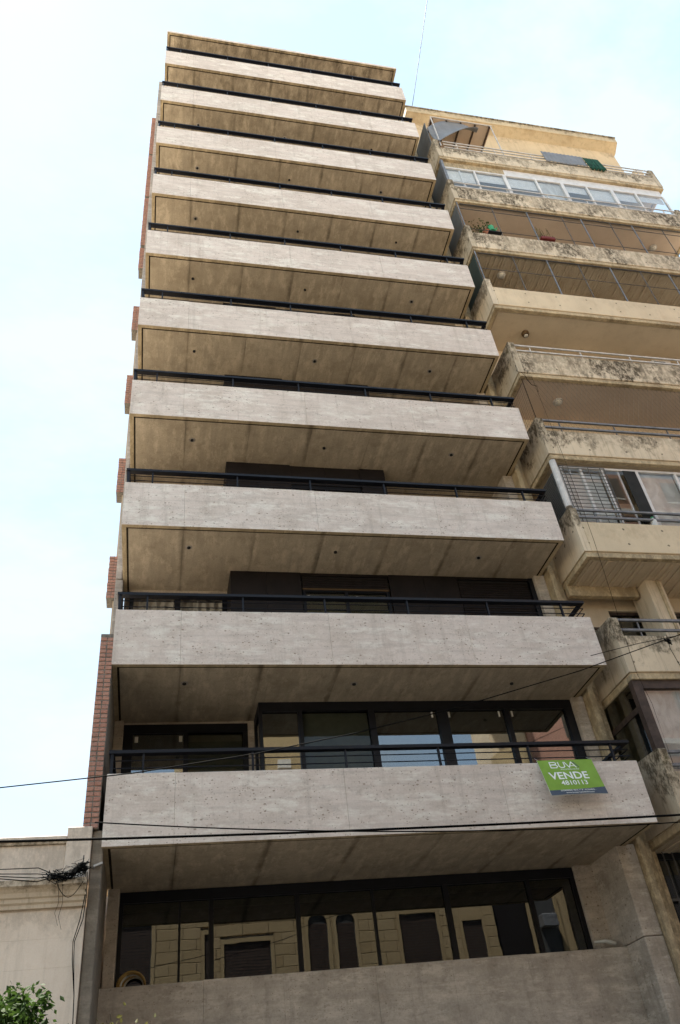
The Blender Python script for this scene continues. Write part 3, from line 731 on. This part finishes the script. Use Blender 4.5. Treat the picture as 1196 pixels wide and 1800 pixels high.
# penthouse wall, cornice, canopy
pw = B('penthouse_wall', 'peach', N, 9.05, 17.8, 1.30, 1.44, 27.2, 32.45, .01, (9, 1.3, 32.4))
mb = MB().prism([(1.30, 32.20), (1.0, 32.42), (.95, 32.44), (.95, 32.78), (1.5, 32.80), (1.5, 32.2)], 'x', 9.05, 17.93).build('cornice', 'cream_band', N, (9, .9, 32.85))
B('cornice_lip', 'cream_fin', N, 9.03, 17.96, .92, 1.5, 32.801, 32.87, .01, (9, .9, 32.9))
B('roof', 'roof_tile', N, 9.02, 17.64, 1.6, 8, 32.3, 32.5)
B('penthouse_buttress', 'peach', N, 17.2, 17.6, .5, 1.29, 27.3, 29.2, .02, (17.3, .5, 30))
can = B('canopy', 'pink_soffit', N, 9.42, 11.75, .2, 1.29, 30.40, 30.46)
for i in range(5): B('canopy_purlin', 'wood', can, 9.45+i*.55, 9.50+i*.55, .22, 1.28, 30.34, 30.398)
for x in (9.43, 11.72): MB().tube([(x, .22, 28.3), (x, .22, 30.4)], .022, 6).build('canopy_post', 'white_pipe', can)
MB().tube([(9.4, .2, 30.42), (11.77, .2, 30.40)], .025, 6).build('canopy_rail', 'white_pipe', can)
top, bot = [], []
def quad(u, a, m_, b): return a*(1-u)*(1-2*u) + m_*4*u*(1-u) + b*u*(2*u-1)
for i in range(21):
    u = i/20; x = 9.17 + u*(11.1-9.17)
    top.append((x, .26, quad(u, 29.62, 30.42, 29.95))); bot.append((x+.22*(1-u), .14+.05*math.sin(u*5), min(quad(u, 28.48, 29.50, 29.86), quad(u, 29.62, 30.42, 29.95)-.05)))
rows = [[tuple(Vector(a).lerp(Vector(b), j/6) + Vector((0, .12*math.sin(math.pi*j/6), 0))) for a, b in zip(top, bot)] for j in range(7)]
aw = MB().grid(rows).build('terrace_awning', 'tarp', None, smooth=True)
sm = aw.modifiers.new('thickness', 'SOLIDIFY'); sm.thickness = .012
tag(aw, 'grey canvas awning sagging under the canopy on the cream block\'s top terrace', 'awning')
B('terrace_screen', 'side_grey', N, 9.08, 9.10, .2, 1.29, 28.2, 29.85)

# things on the neighbour's balconies
def cloth(name, x0, x1, z0, z1, mat, label, cat, skew=.25, folds=9, amp=.035):
    rows = []
    for j in range(9):
        v = j/8; rows.append([(x0+(x1-x0)*i/40+skew*v*(z1-z0), -.03-amp*.5-amp*v*math.sin(i/40*math.pi*folds)-.01*math.sin(i*1.7), z1-(z1-z0)*v) for i in range(41)])
    o = MB().grid(rows).build(name, mat, None, smooth=True); q = o.modifiers.new('thickness', 'SOLIDIFY'); q.thickness = .01
    return tag(o, label, cat)
cloth('tarpaulin', 13.03, 14.62, 27.74, 28.42, 'tarp', 'grey tarpaulin hung over the top terrace railing of the cream block', 'tarpaulin', .06, 3, .015)
cloth('green_cloth', 14.60, 15.22, 27.60, 28.36, 'green', 'dark green cloth draped over the terrace railing beside the grey tarpaulin', 'cloth', .12, 9, .045)
def pot(name, c, r, h, mat, label, cat, leaves=60, spread=.22, tall=.35, lm='leaf'):
    t = thing(name, c, label, cat); x, y, z = c
    MB().tube([(x, y, z), (x, y, z+h*.9), (x, y, z+h*.9), (x, y, z+h)], [r*.75, r, r*1.1, r*1.1], 14).build('pot', mat, t)
    mb = MB()
    for i in range(leaves):
        a = random.uniform(0, 6.28); rr = spread*math.sqrt(random.random()); p = Vector((x+rr*math.cos(a), y+rr*math.sin(a), z+h+tall*random.random()))
        d = Vector((random.uniform(-1, 1), random.uniform(-1, 1), random.uniform(-.3, 1))).normalized(); e = d.cross(Vector((random.random(), random.random(), .2))).normalized()
        l = random.uniform(.05, .10); b = len(mb.v); mb.v += [tuple(p), tuple(p+d*l*.5+e*l*.25), tuple(p+d*l), tuple(p+d*l*.5-e*l*.25)]; mb.f.append((b, b+1, b+2, b+3))
    mb.build('foliage', lm, t)
    s = MB()
    for i in range(6): s.tube([(x, y, z+h*.8), (x+random.uniform(-.6, .6)*spread, y+random.uniform(-.6, .6)*spread, z+h+tall*.7)], .006, 5)
    s.build('stem', 'bark', t); return t
pot('potted_plant', (9.62, .45, ZN[6]+.75), .14, .26, 'terracotta', 'tall olive-leaved potted plant in the corner of the caged balcony', 'plant', 160, .30, 1.0, 'leaf_dry')
pot('potted_plant', (9.86, .22, 22.82), .11, .2, 'terracotta', 'low leafy potted plant behind the bright green watering can', 'plant', 90, .2, .4)
w = thing('watering_can', (10.02, .2, 23.0), 'bright green plastic watering can on the caged balcony rail', 'watering can')
MB().tube([(10.02, .2, 23.0), (10.02, .2, 23.26), (10.02, .2, 23.29)], [.12, .11, .06], 14).build('body', 'green_can', w); MB().tube([(10.1, .2, 23.06), (10.24, .17, 23.26)], [.03, .018], 8).build('spout', 'green_can', w)
MB().tube([(9.95, .2, 23.27), (9.9, .2, 23.38), (10.0, .2, 23.42), (10.06, .2, 23.3)], .012, 6).build('handle', 'green_can', w)
B('tray', 'black', thing('plant_tray', (9.95, .1, 22.7), 'flat black tray tied under the railing beneath the watering can', 'tray'), 9.78, 10.2, -.02, .1, 22.70, 22.73)
t = thing('planter', (11.75, .1, 22.7), 'red rectangular planter with thin stalks on the caged balcony rail', 'planter')
MB().box(11.52, 11.98, .02, .17, 22.74, 22.87, .02).build('box', 'red_pot', t)
mb = MB()
for i in range(26):
    x = random.uniform(11.42, 12.05); mb.tube([(x, .08, 22.88), (x+random.uniform(-.06, .06), .08+random.uniform(-.05, .05), 22.95+random.random()**3*.5)], .006, 4)
mb.build('stalks', 'leaf_dry', t)
def ac_unit(c, label, w=.62, h=.34, d=.24):
    x, y, z = c; t = thing('air_conditioner', (x+w/2, y, z), label, 'air conditioner')
    B('casing', 'ac', t, x, x+w, y, y+d, z, z+h, .015); B('grille', 'ac_dark', t, x+.06, x+w-.2, y-.006, y-.001, z+.05, z+h-.05)
    gr = list(t.children)[-1]
    for i in range(5): B('slat', 'ac', gr, x+.06, x+w-.2, y-.012, y-.0065, z+.07+i*.05, z+.085+i*.05)
    for q in (.1, w-.14): B('bracket', 'grey_pipe', t, x+q, x+q+.04, y, 1.45, z-.045, z-.001)
ac_unit((14.1, 1.0, 18.22), 'white air conditioner on the wall above the mould-stained open balcony')
ac_unit((13.25, 1.0, 21.0), 'pale air conditioner high on the wall inside the pipe-caged balcony, right of centre', .65, .3)
ac_unit((9.9, 1.0, 21.05), 'pale air conditioner beside the dark green side panel of the caged balcony', .5, .28)
def soffit_lamp(x, y, z, kind='round'):
    if kind == 'round':
        l = MB().tube([(x, y, z), (x, y, z-.06), (x, y, z-.12)], [.10, .105, .085], 16).build('ceiling_lamp', 'lamp_metal', N, smooth=False); MB().tube([(x, y, z-.119), (x, y, z-.14), (x, y, z-.155)], [.06, .055, .02], 14).build('lamp_glass', 'lamp_glass', l, smooth=True)
    else:
        l = MB().tube([(x, y, z), (x, y, z-.03)], .13, 16).build('ceiling_lamp', 'white_pipe', N); MB().tube([(x, y, z-.03), (x, y, z-.07), (x, y, z-.09)], [.105, .09, .03], 16).build('lamp_glass', 'lamp_glass', l, smooth=True)
soffit_lamp(10.21, .75, ZN[5]-.122); soffit_lamp(10.38, .76, ZN[4]-.122, 'o'); soffit_lamp(16.27, .77, ZN[7]-.122, 'o'); soffit_lamp(10.17, .73, ZN[6]-.14, 'o')
bt = thing('plastic_bottle', (11.1, .08, ZF[2]), 'white plastic container standing on the glazed balcony ledge', 'bottle')
MB().tube([(11.02, .09, ZF[2]), (11.02, .09, ZF[2]+.17), (11.02, .09, ZF[2]+.2), (11.02, .09, ZF[2]+.24)], [.07, .07, .04, .03], 12).build('body', 'blind', bt)
MB().tube([(11.02, .09, ZF[2]+.24), (11.02, .09, ZF[2]+.27)], .034, 12).build('cap', 'green_can', bt)

# ------------------------------------------------------------------ low pale house on the left
H = thing('low_house', (-4.5, 1, 0), 'low pale rendered house with moulded cornice left of the tower', 'house')
hw = B('wall', 'house', H, -9, -.075, .03, .4, 0, 4.62, 0, (-5, 0, 4.62))
z = 4.60; row = 0
while z > 0.3:
    h = .335; x = -.078; off = .45 if row % 2 else .95
    while x > -9:
        x0 = max(-9, x-off); off = 1.0
        if x > -3.4: B('wall_block', 'house', hw, x0+.0004, x-.0004, .012+random.uniform(-.001, .001), .2, z-h+.0004, z-.0004, .0008, (x0, 0, 4.62))
        x = x0
    z -= h; row += 1
prof = [(.05, 4.62), (-.03, 4.625), (-.03, 4.67), (-.06, 4.69), (-.06, 4.735), (-.09, 4.75), (-.10, 4.80), (-.14, 4.84), (-.20, 4.86), (-.20, 4.93), (.05, 4.95)]
MB().prism(prof, 'x', -9, -.08).build('cornice', 'house_trim', H, (-5, 0, 4.96))
B('parapet', 'house', H, -9, -.405, .02, .3, 4.951, 5.43, .006, (-5, 0, 5.43)); B('parapet_band', 'house_trim', H, -9, -.406, -.015, .3, 5.431, 5.47, .006, (-5, 0, 5.47)); B('parapet_cap', 'house', H, -9, -.404, -.04, .32, 5.471, 5.53, .006, (-5, 0, 5.53))
B('end_pillar', 'house', H, -.403, -.076, -.02, .32, 4.952, 5.645, .008, (-5, 0, 5.645))
B('side_wall', 'house', H, -.2, -.075, .41, 9, 0, 5.2); B('roof', 'roof_tile', H, -9, -.21, .42, 9, 4.7, 4.8); B('rear_wall', 'house', H, -9, -.21, 8.9, 9, 0, 4.69)

# ------------------------------------------------------------------ opposite side of the street (seen in the window reflections)
OY = -14.0
SH = thing('stone_house', (6, OY-2, 0), 'sunlit tan stone house with arched windows, reflected in the ground-level glass', 'house')
sw = MB().box(-7, 12.9, OY-6, OY-.06, .1, 11.0).build('wall', 'mortar', SH)
ops = [(2.9, 4.5, 5.2, 8.1, 0), (6.25, 6.95, 5.6, 8.3, 1), (7.25, 7.95, 5.6, 8.3, 1), (9.5, 10.9, 5.0, 8.45, 0), (-.6, 1.2, 5.2, 8.5, 0), (11.6, 12.4, 5.0, 8.2, 0)]
SBM = []
for i in range(3):
    mb = MB().box(-.44, .44, -.05, .05, -.17, .17, .012); me = bpy.data.meshes.new('stone_block'); me.from_pydata(mb.v, [], mb.f); me.update(); me.materials.append(M['stone']); SBM.append(me)
cnt = 0
for r in range(14):
    zc = 5.35 + r*.35; x = -1.35 - (.445 if r % 2 else 0)
    holes = [(a-.1, b+.1) for a, b, z0, z1, ar in ops if z0-.1 < zc < z1+(.36 if ar else .12)]
    while x < 12.85:
        x1 = min(x+.89, 12.9); segs = [(max(x, -1.35), x1)]
        for a, b in holes: segs = [q for (p0, p1) in segs for q in ((p0, min(p1, a)), (max(p0, b), p1)) if q[1]-q[0] > .03]
        for p0, p1 in segs:
            o = place('stone_block', SBM[random.randrange(3)], sw, ((p0+p1)/2, OY-.04, zc)); o.scale.x = (p1-p0-.012)/.88
        x += .89
B('dark_lower_storey', 'clad', SH, -7, 12.9, OY-.06, OY+.02, .1, 5.17); B('stone_band', 'stone', SH, -7, 12.9, OY-.06, OY+.06, 10.1, 10.4, .02); B('stone_band', 'stone', SH, -7, 13.1, OY-.2, OY+.3, 10.7, 11.2, .03)  # unseen lower storey made dark to cut bounce onto the tower's lowest soffit
B('stone_side', 'stone', SH, -7, -1.36, OY-.06, OY, 5.18, 10.09)
for a, b, z0, z1, ar in ops:
    wdw = B('window', 'ac_dark', SH, a+.02, b-.02, OY-.055, OY-.03, z0, z1)
    for j in range(int((z1-z0)/.09)): B('shutter_slat', 'wood', wdw, a+.06, b-.06, OY-.03, OY-.018, z0+j*.09+.01, z0+j*.09+.07) if z0+j*.09 > 5.9 else None
    fr = MB(); s = .10
    fr.box(a-s, a+.02, OY-.055, OY+.03, z0, z1).box(b-.02, b+s, OY-.055, OY+.03, z0, z1)
    if not ar: fr.box(a-s, b+s, OY-.055, OY+.03, z1, z1+.14)
    else:
        # arch surround: filled stone block with a semicircular opening in front of dark glass
        cx, rr = (a+b)/2, (b-a)/2-.02; n = 12; pts_in = [(cx+rr*math.cos(math.pi*i/n), z1+rr*math.sin(math.pi*i/n)) for i in range(n+1)]
        for i in range(n):
            p, q = pts_in[i], pts_in[i+1]; zz = z1+rr+.16
            bb = len(fr.v); fr.v += [(p[0], OY+.03, p[1]), (q[0], OY+.03, q[1]), (q[0], OY+.03, zz), (p[0], OY+.03, zz), (p[0], OY-.055, p[1]), (q[0], OY-.055, q[1]), (q[0], OY-.055, zz), (p[0], OY-.055, zz)]
            fr.f += [tuple(bb+k for k in Q) for Q in ((0,1,2,3),(4,7,6,5),(0,4,5,1),(3,2,6,7))]
        fr.box(a-s, a+.019, OY-.055, OY+.029, z1, z1+rr+.16).box(b-.019, b+s, OY-.055, OY+.029, z1, z1+rr+.16)
        B('arch_glass', 'ac_dark', wdw, a+.02, b-.02, OY-.054, OY-.04, z1+.001, z1+rr)
    fr.build('window_surround', 'stone', wdw)
DS = thing('dark_shopfront', (13, OY-1, 0), 'dark clad building between two tan houses, reflected as a black gap at ground level', 'building')
B('wall', 'clad', DS, 12.92, 14.2, OY-2, OY-.1, .1, 10.8); B('sign_band', 'black', DS, 12.95, 14.17, OY-.099, OY+.1, 3.2, 4.0)
DS2 = thing('dark_garage', (19, OY-.2, 0), 'dark clad garage building in front of the red brick block across the street', 'building')
B('wall', 'clad', DS2, 16.3, 24, OY-.35, OY+.1, .1, 11.5); B('door', 'black', DS2, 17, 20, OY+.101, OY+.13, .15, 3)
NH_ = thing('narrow_house', (15.2, OY-.5, 0), 'narrow tan gabled house with an air conditioner, reflected at the lower right', 'house')
MB().prism([(14.22, .1), (16.28, .1), (16.28, 8.9), (15.2, 9.3), (14.22, 8.9)], 'y', OY-.35, OY-.02).build('wall', 'stone', NH_)
nw = B('window', 'ac_dark', NH_, 14.95, 15.75, OY-.019, OY+.01, 6.3, 8.6); B('window_surround', 'stone', nw, 14.8, 14.95, OY-.019, OY+.05, 6.2, 8.75); B('window_surround', 'stone', nw, 15.75, 15.9, OY-.019, OY+.05, 6.2, 8.75)
B('air_conditioner', 'grey_pipe', nw, 15.0, 15.6, OY+.011, OY+.4, 7.6, 8.0, .02)
BBD = thing('brick_block', (20, OY-5, 0), 'tall red brick apartment block across the street, reflected in upper windows', 'building')
B('wall', 'brick', BBD, 15.6, 30, OY-3.4, OY-.5, .1, 27)
for j in range(8):
    z = 4.2+j*2.9; B('slab_band', 'blind', BBD, 15.5, 30, OY-.6, OY-.40, z, z+.22)
    for a in (17.5, 21, 25): fw = B('window', 'ac_dark', BBD, a, a+1.5, OY-.55, OY-.47, z+.9, z+2.2); B('sill', 'blind', fw, a-.06, a+1.56, OY-.56, OY-.44, z+.82, z+.9)
    pts = [(13.75+.75*math.cos(t), OY-.6+1.1*math.sin(t)) for t in [math.pi*i/14 for i in range(15)]]
    if z > 10: cb = MB().prism([(p[0]+.95, p[1]) for p in pts], 'z', z-.1, z+.95).build('curved_balcony', 'stone', BBD)
B('stair_core', 'cream_soffit', BBD, 14.1, 15.59, OY-2.4, OY-.6, 11, 25)
TB = thing('tan_tower', (3, OY-8, 0), 'tan rendered tower behind the stone house, reflected in the bay window', 'building')
B('wall', 'stone', TB, 1.9, 7.2, OY-16, OY-6.5, .1, 21)
for j in range(6):
    for a in (2.6, 4.2): fw = B('window', 'ac_dark', TB, a, a+1.2, OY-6.51, OY-6.45, 4+j*2.8, 5.4+j*2.8); B('sill', 'blind', fw, a-.05, a+1.25, OY-6.5, OY-6.4, 3.92+j*2.8, 4+j*2.8)
    B('vent_box', 'ac', TB, 6.0, 6.6, OY-6.5, OY-6.2, 4.6+j*2.8, 5.0+j*2.8)

# ------------------------------------------------------------------ sale sign
TL, TR, BL = Vector((6.76, -.045, 6.40)), Vector((7.725, -.045, 6.405)), Vector((6.765, -.235, 5.755))
ex = (TR-TL); SW = ex.length; ex.normalize(); ey = (BL-TL); SHh = ey.length; ey = (ey - ex*ey.dot(ex)).normalized(); ez = ey.cross(ex).normalized()
if ez.y > 0: ez = -ez
sg = thing('sale_sign', (7.24, -.1, 5.75), 'lime green and navy VENDE sale sign hanging on the lowest full balcony', 'sign')
def sp(u, v, off=0):      # u 0..1 across, v 0..1 down; the sheet bows a little
    bow = .018*math.sin(math.pi*u)*v
    return TL + ex*(u*SW) + ey*(v*SHh) + ez*(off+bow)
def sheet(name, mat, v0, v1, off, th):
    mb = MB(); n = 16
    va, vb = (v0 if callable(v0) else (lambda u: v0)), (v1 if callable(v1) else (lambda u: v1))
    mb.grid([[sp(i/n, va(i/n)*(1-j/6)+vb(i/n)*j/6, off) for i in range(n+1)] for j in range(7)])
    o = mb.build(name, mat, sg); q = o.modifiers.new('thickness', 'SOLIDIFY'); q.thickness = th; q.offset = 0; return o
curve = lambda u: .855 - .055*u + .03*math.sin(math.pi*u)
sheet('backing', 'sign_white', 0, 1, 0, .008)
sheet('green_field', 'sign_green', .004, lambda u: curve(u), .0065, .002)
sheet('navy_strip', 'sign_navy', lambda u: curve(u)+.004, .996, .0065, .002)
def letters(text, u0, v_base, height, width, bold=0.0, mat='sign_white', shear=0, name='lettering'):
    cu = bpy.data.curves.new('t', 'FONT'); cu.body = text; cu.size = 1; cu.offset = bold; cu.resolution_u = 3; cu.shear = shear
    ob = bpy.data.objects.new('t', cu); COL.objects.link(ob); dg = bpy.context.evaluated_depsgraph_get()
    me = ob.evaluated_get(dg).to_mesh(); vs = [v.co.copy() for v in me.vertices]; fs = [tuple(p.vertices) for p in me.polygons]
    ob.evaluated_get(dg).to_mesh_clear(); COL.objects.unlink(ob); bpy.data.objects.remove(ob)
    x0 = min(v.x for v in vs); x1 = max(v.x for v in vs); y1 = max(v.y for v in vs)
    y0 = 0 if min(v.y for v in vs) > -.02 else 0
    mb = MB()
    for v in vs:
        u = u0 + (v.x-x0)/(x1-x0)*width; vv = v_base - (v.y/ max(.01, y1))*height; mb.v.append(tuple(sp(u, vv, .0105)))
    mb.f = fs; return mb.build(name, mat, sg)
# BUVA, drawn as strokes
def stroke(pts, w, mat='sign_white'):
    mb = MB()
    for (u0, v0), (u1, v1) in zip(pts, pts[1:]):
        a, b = sp(u0, v0, .0105), sp(u1, v1, .0105); d = (b-a).normalized(); n = d.cross(ez).normalized()*w/2; e = d*w*.3
        i = len(mb.v); mb.v += [tuple(a-e+n), tuple(b+e+n), tuple(b+e-n), tuple(a-e-n)]; mb.f.append((i, i+1, i+2, i+3))
    return mb.build('lettering', mat, sg)
wS = .017
stroke([(.20, .235), (.20, .075), (.29, .075), (.315, .10), (.30, .14), (.20, .15), (.30, .155), (.325, .19), (.30, .235), (.20, .235)], wS)
stroke([(.355, .075), (.355, .20), (.38, .232), (.43, .232), (.455, .20), (.455, .075)], wS)
stroke([(.475, .075), (.53, .235), (.595, .075), (.655, .235)], wS)
stroke([(.635, .075), (.705, .235)], .016, 'sign_navy'); stroke([(.56, .19), (.63, .19)], .012)
letters('PROPIEDADES', .36, .305, .035, .33, .0)
letters('VENDE', .10, .565, .20, .70, .018)
letters('4810113', .255, .735, .125, .47, .015)
letters('DORREGO 1815, 1º B - ROSARIO -', .19, .905, .038, .62, .012)
letters('www.buvapropiedades.com', .26, .965, .032, .50, .008)
for u in (.02, .98): MB().tube([sp(u, .01, .01), sp(u, .0, -.02)+Vector((0, .03, .05)), Vector((sp(u, 0).x, .05, 6.48))], .004, 5).build('tie_wire', 'foil', sg)

# ------------------------------------------------------------------ cables
def sag(a, b, s, n=18):
    a, b = Vector(a), Vector(b); return [a.lerp(b, i/n) - Vector((0, 0, s*4*(i/n)*(1-i/n))) for i in range(n+1)]
def cable(pts, r, label, mat='cable', name='overhead_cable', group=None): return tag(MB().tube(pts, r, 6).build(name, mat, None, smooth=True), label, 'cable', group)
cable(sag((-14, -3, 5.12), (20, -3, 5.0), .60, 40), .013, 'thick black overhead cable crossing just below the sale sign')
cable(sag((.15, -3.05, 4.64), (10.5, -2.9, 4.62), .24, 24), .007, 'thin sagging cable branching from the thick one below the lowest full balcony')
cable([(-9, -3, 4.35), (-.84, -3, 5.052), (.5, -3, 5.17), (1.84, -3, 5.36), (3.0, -3, 5.58), (4.34, -3, 5.89), (6.2, -3, 6.41), (7.95, -3, 6.99), (14, -3, 9.1)], .0065, 'thin overhead cable rising across the lowest windows towards the cream block')
cable([(8.0, -.6, 8.02), (9.2, -.35, 8.42), (10.1, -.3, 8.62), (14, -.3, 9.6)], .006, 'thin cable strung past the corner of the cream block above the brown enclosure', 'cable', 'wall_cable')
cable([(9.33, -.03, 16.1), (9.36, -.04, 13.0), (9.31, -.05, 11.0), (9.22, -.05, 9.3), (9.16, -.04, 8.0), (9.25, -.02, 7.4), (9.22, -.02, 6.3)], .004, 'thin drop cable hanging down the left corner of the cream block', 'cable', 'wall_cable')
cable([(10.02, -.12, 8.75), (10.0, -.1, 8.46), (10.06, -.1, 8.1), (10.1, -.06, 7.4)], .006, 'short drop cable hanging beside the cable splice on the cream block', 'cable', 'wall_cable')
sb = thing('cable_splice', (9.98, -.12, 8.58), 'small dark tangled splice on the thin cable in front of the cream block', 'cable splice'); mb = MB()
for i in range(7): mb.tube([(9.98+random.uniform(-.07, .07), -.14, 8.58+random.uniform(-.06, .08)) for _ in range(4)], .01, 5)
mb.build('splice', 'cable', sb)
cable([(9.12+.06*i+.05*math.sin(i*2), .02+.0*i, 16.25-.12*i+.05*math.cos(i*3)) for i in range(-2, 6)], .008, 'loose curled wire at the left corner below the mouldy balcony', 'cable', 'wall_cable')
cable(sag((9.35, 1.0, 32.86), (9.6, -15, 44.8), .9, 30), .012, 'thin grey cable hanging from the sky beside the tower\'s top right corner', 'grey_pipe')

# cable bundle on the low house
cb = thing('cable_bundle', (-.25, -.2, 4.95), 'tangled bundle of dark cables on an iron bracket at the house corner', 'cable bundle')
rb = random.Random(3)
for i in range(34):
    n = 7; pts = []
    for j in range(n):
        u = j/(n-1); x = -.55+.45*u; zc = 4.96+.13*u-.06*math.sin(math.pi*u)
        q = 1.0 if i < 20 else 1.9; pts.append((x+rb.uniform(-.06, .06)*q, -.2+rb.uniform(-.06, .06), zc+rb.uniform(-.065, .055)*q))
    MB().tube(pts, rb.choice((.004, .005, .008)) if i < 20 else .0035, 5).build('wire', 'cable', cb, smooth=True)
MB().tube([(-.30, -.16, 4.99), (-.14, -.2, 5.08), (-.1, -.2, 5.02)], [.035, .05, .03], 10).build('splice_sleeve', 'cable', cb)
MB().box(-.155, -.13, -.22, .0, 5.03, 5.06).box(-.15, -.135, -.215, -.2, 5.02, 5.20).build('bracket', 'dark_pipe', cb)
MB().tube([(-.46+.0*i, -.2, 4.9) if i == 0 else (-.46+.34*i/10, -.2, 4.88-.19*math.sin(math.pi*i/10)) for i in range(11)], .005, 5).build('wire', 'cable', cb, smooth=True)
for i, (dx, zz) in enumerate(((0, 5.075), (.03, 5.02), (.02, 4.99), (.0, 4.965))):
    MB().tube([(-9, -.25, zz+.25-.1*i), (-3, -.22, zz+.03), (-1.2, -.2, zz), (-.7, -.2, zz-.005-.02*i), (-.45+dx, -.2, 4.96)], .0065, 5).build('wire', 'cable', cb, smooth=True)
for dx in (0, .018):
    MB().tube([(-.1+dx, -.18, 5.0), (-.09+dx, -.08, 4.75), (-.13+dx*2, -.06, 4.45), (-.19+dx, -.05, 4.2), (-.18+dx, -.04, 4.0), (-.12, -.03, 3.6), (-.10, -.02, 3.2), (-.08, -.02, 1.5)], .006, 5).build('wire', 'cable', cb, smooth=True)
for q in ((-.43, 4.55), (-.38, 4.5)): MB().tube([(q[0], -.21, 4.9), (q[0]+.02, -.12, 4.65), (q[0]-.02, -.05, q[1]), (q[0]+.03, -.04, q[1]-.15)], .0025, 4).build('wire', 'cable', cb)
pb = B('pipe_stub', 'foil', None, -.02, .10, .0, .04, 5.13, 5.155); pb.rotation_euler = (0, -.35, 0); tag(pb, 'short white pipe stub sticking out of the cement pilaster', 'pipe')

# hose coil and tube behind the low wall
hc = thing('hose_coil', (.52, 2.05, 3.95), 'coiled yellow and white garden hose behind the low concrete wall', 'hose')
for i, (r, m_) in enumerate(((.20, 'hose'), (.185, 'hose'), (.17, 'hose_w'), (.155, 'hose'), (.14, 'hose_w'))):
    MB().tube([(.52+r*math.cos(t+i)+.01*i, 2.05+.02*i-.04*math.sin(t), 4.02+r*.9*math.sin(t+i)) for t in [2*math.pi*j/24 for j in range(25)]], .016, 8).build('loop', m_, hc, smooth=True)
tb = thing('rolled_tube', (8.1, 1.9, 3.97), 'pale rolled tube lying on the low wall beside the pier', 'tube')
MB().tube([(7.95, 1.95, 4.10), (8.12, 1.88, 4.09), (8.27, 1.82, 4.03)], [.018, .03, .035], 8).build('tube', 'hose_w', tb, smooth=True)

# ------------------------------------------------------------------ street tree and sapling
def tree(name, base, crown_c, rad, nleaf, label, lm, seed, lsize=(.05, .10), tips=()):
    rr = random.Random(seed); t = thing(name, base, label, 'tree'); b = Vector(base); c = Vector(crown_c)
    tk = MB().tube([b, b.lerp(c, .4)+Vector((.04, .02, 0)), b.lerp(c, .8), c], [.05, .04, .03, .015], 10).build('trunk', 'bark', t, smooth=True)
    ends = []
    for i in range(26):
        d = Vector((rr.gauss(0, 1), rr.gauss(0, 1), rr.gauss(.2, .8))).normalized()
        e = c + Vector((d.x*rad[0], d.y*rad[1], d.z*rad[2]))*rr.uniform(.55, 1.0); ends.append(e)
    ends += [Vector(p) for p in tips]
    for e in ends: MB().tube([b.lerp(c, rr.uniform(.55, .95)), b.lerp(c, .9).lerp(e, .6)+Vector((0, 0, .06)), e], [.012, .007, .003], 5).build('branch', 'bark', t)
    mb = MB()
    for i in range(nleaf):
        e = rr.choice(ends); p = e.lerp(c, rr.random()**1.5*.5) + Vector((rr.gauss(0, .07), rr.gauss(0, .07), rr.gauss(0, .06)))
        d = Vector((rr.gauss(0, 1), rr.gauss(0, 1), rr.gauss(-.2, .7))).normalized(); s = d.cross(Vector((rr.gauss(0, 1), rr.gauss(0, 1), rr.gauss(0, 1)))).normalized()
        l = rr.uniform(*lsize); w = l*.26; q = d.cross(s)*l*.06; k = len(mb.v)
        mb.v += [tuple(p), tuple(p+d*l*.4+s*w+q), tuple(p+d*l), tuple(p+d*l*.4-s*w+q)]; mb.f += [(k, k+1, k+2), (k, k+2, k+3)]
    mb.build('crown', lm, t); return t
tree('street_tree', (-.75, -2.5, .13), (-.46, -2.5, 2.62), (.66, .55, .70), 5200, 'small leafy street tree in front of the pale house', 'leaf', 5)
tree('sapling', (.55, -2.5, .13), (.55, -2.5, 2.45), (.30, .3, .34), 260, 'thin sapling whose sparse tips show at the tower\'s foot', 'leaf_dry', 8, (.04, .07), ((.41, -2.5, 3.0), (.38, -2.5, 2.95), (.79, -2.5, 2.90), (.83, -2.5, 2.88)))
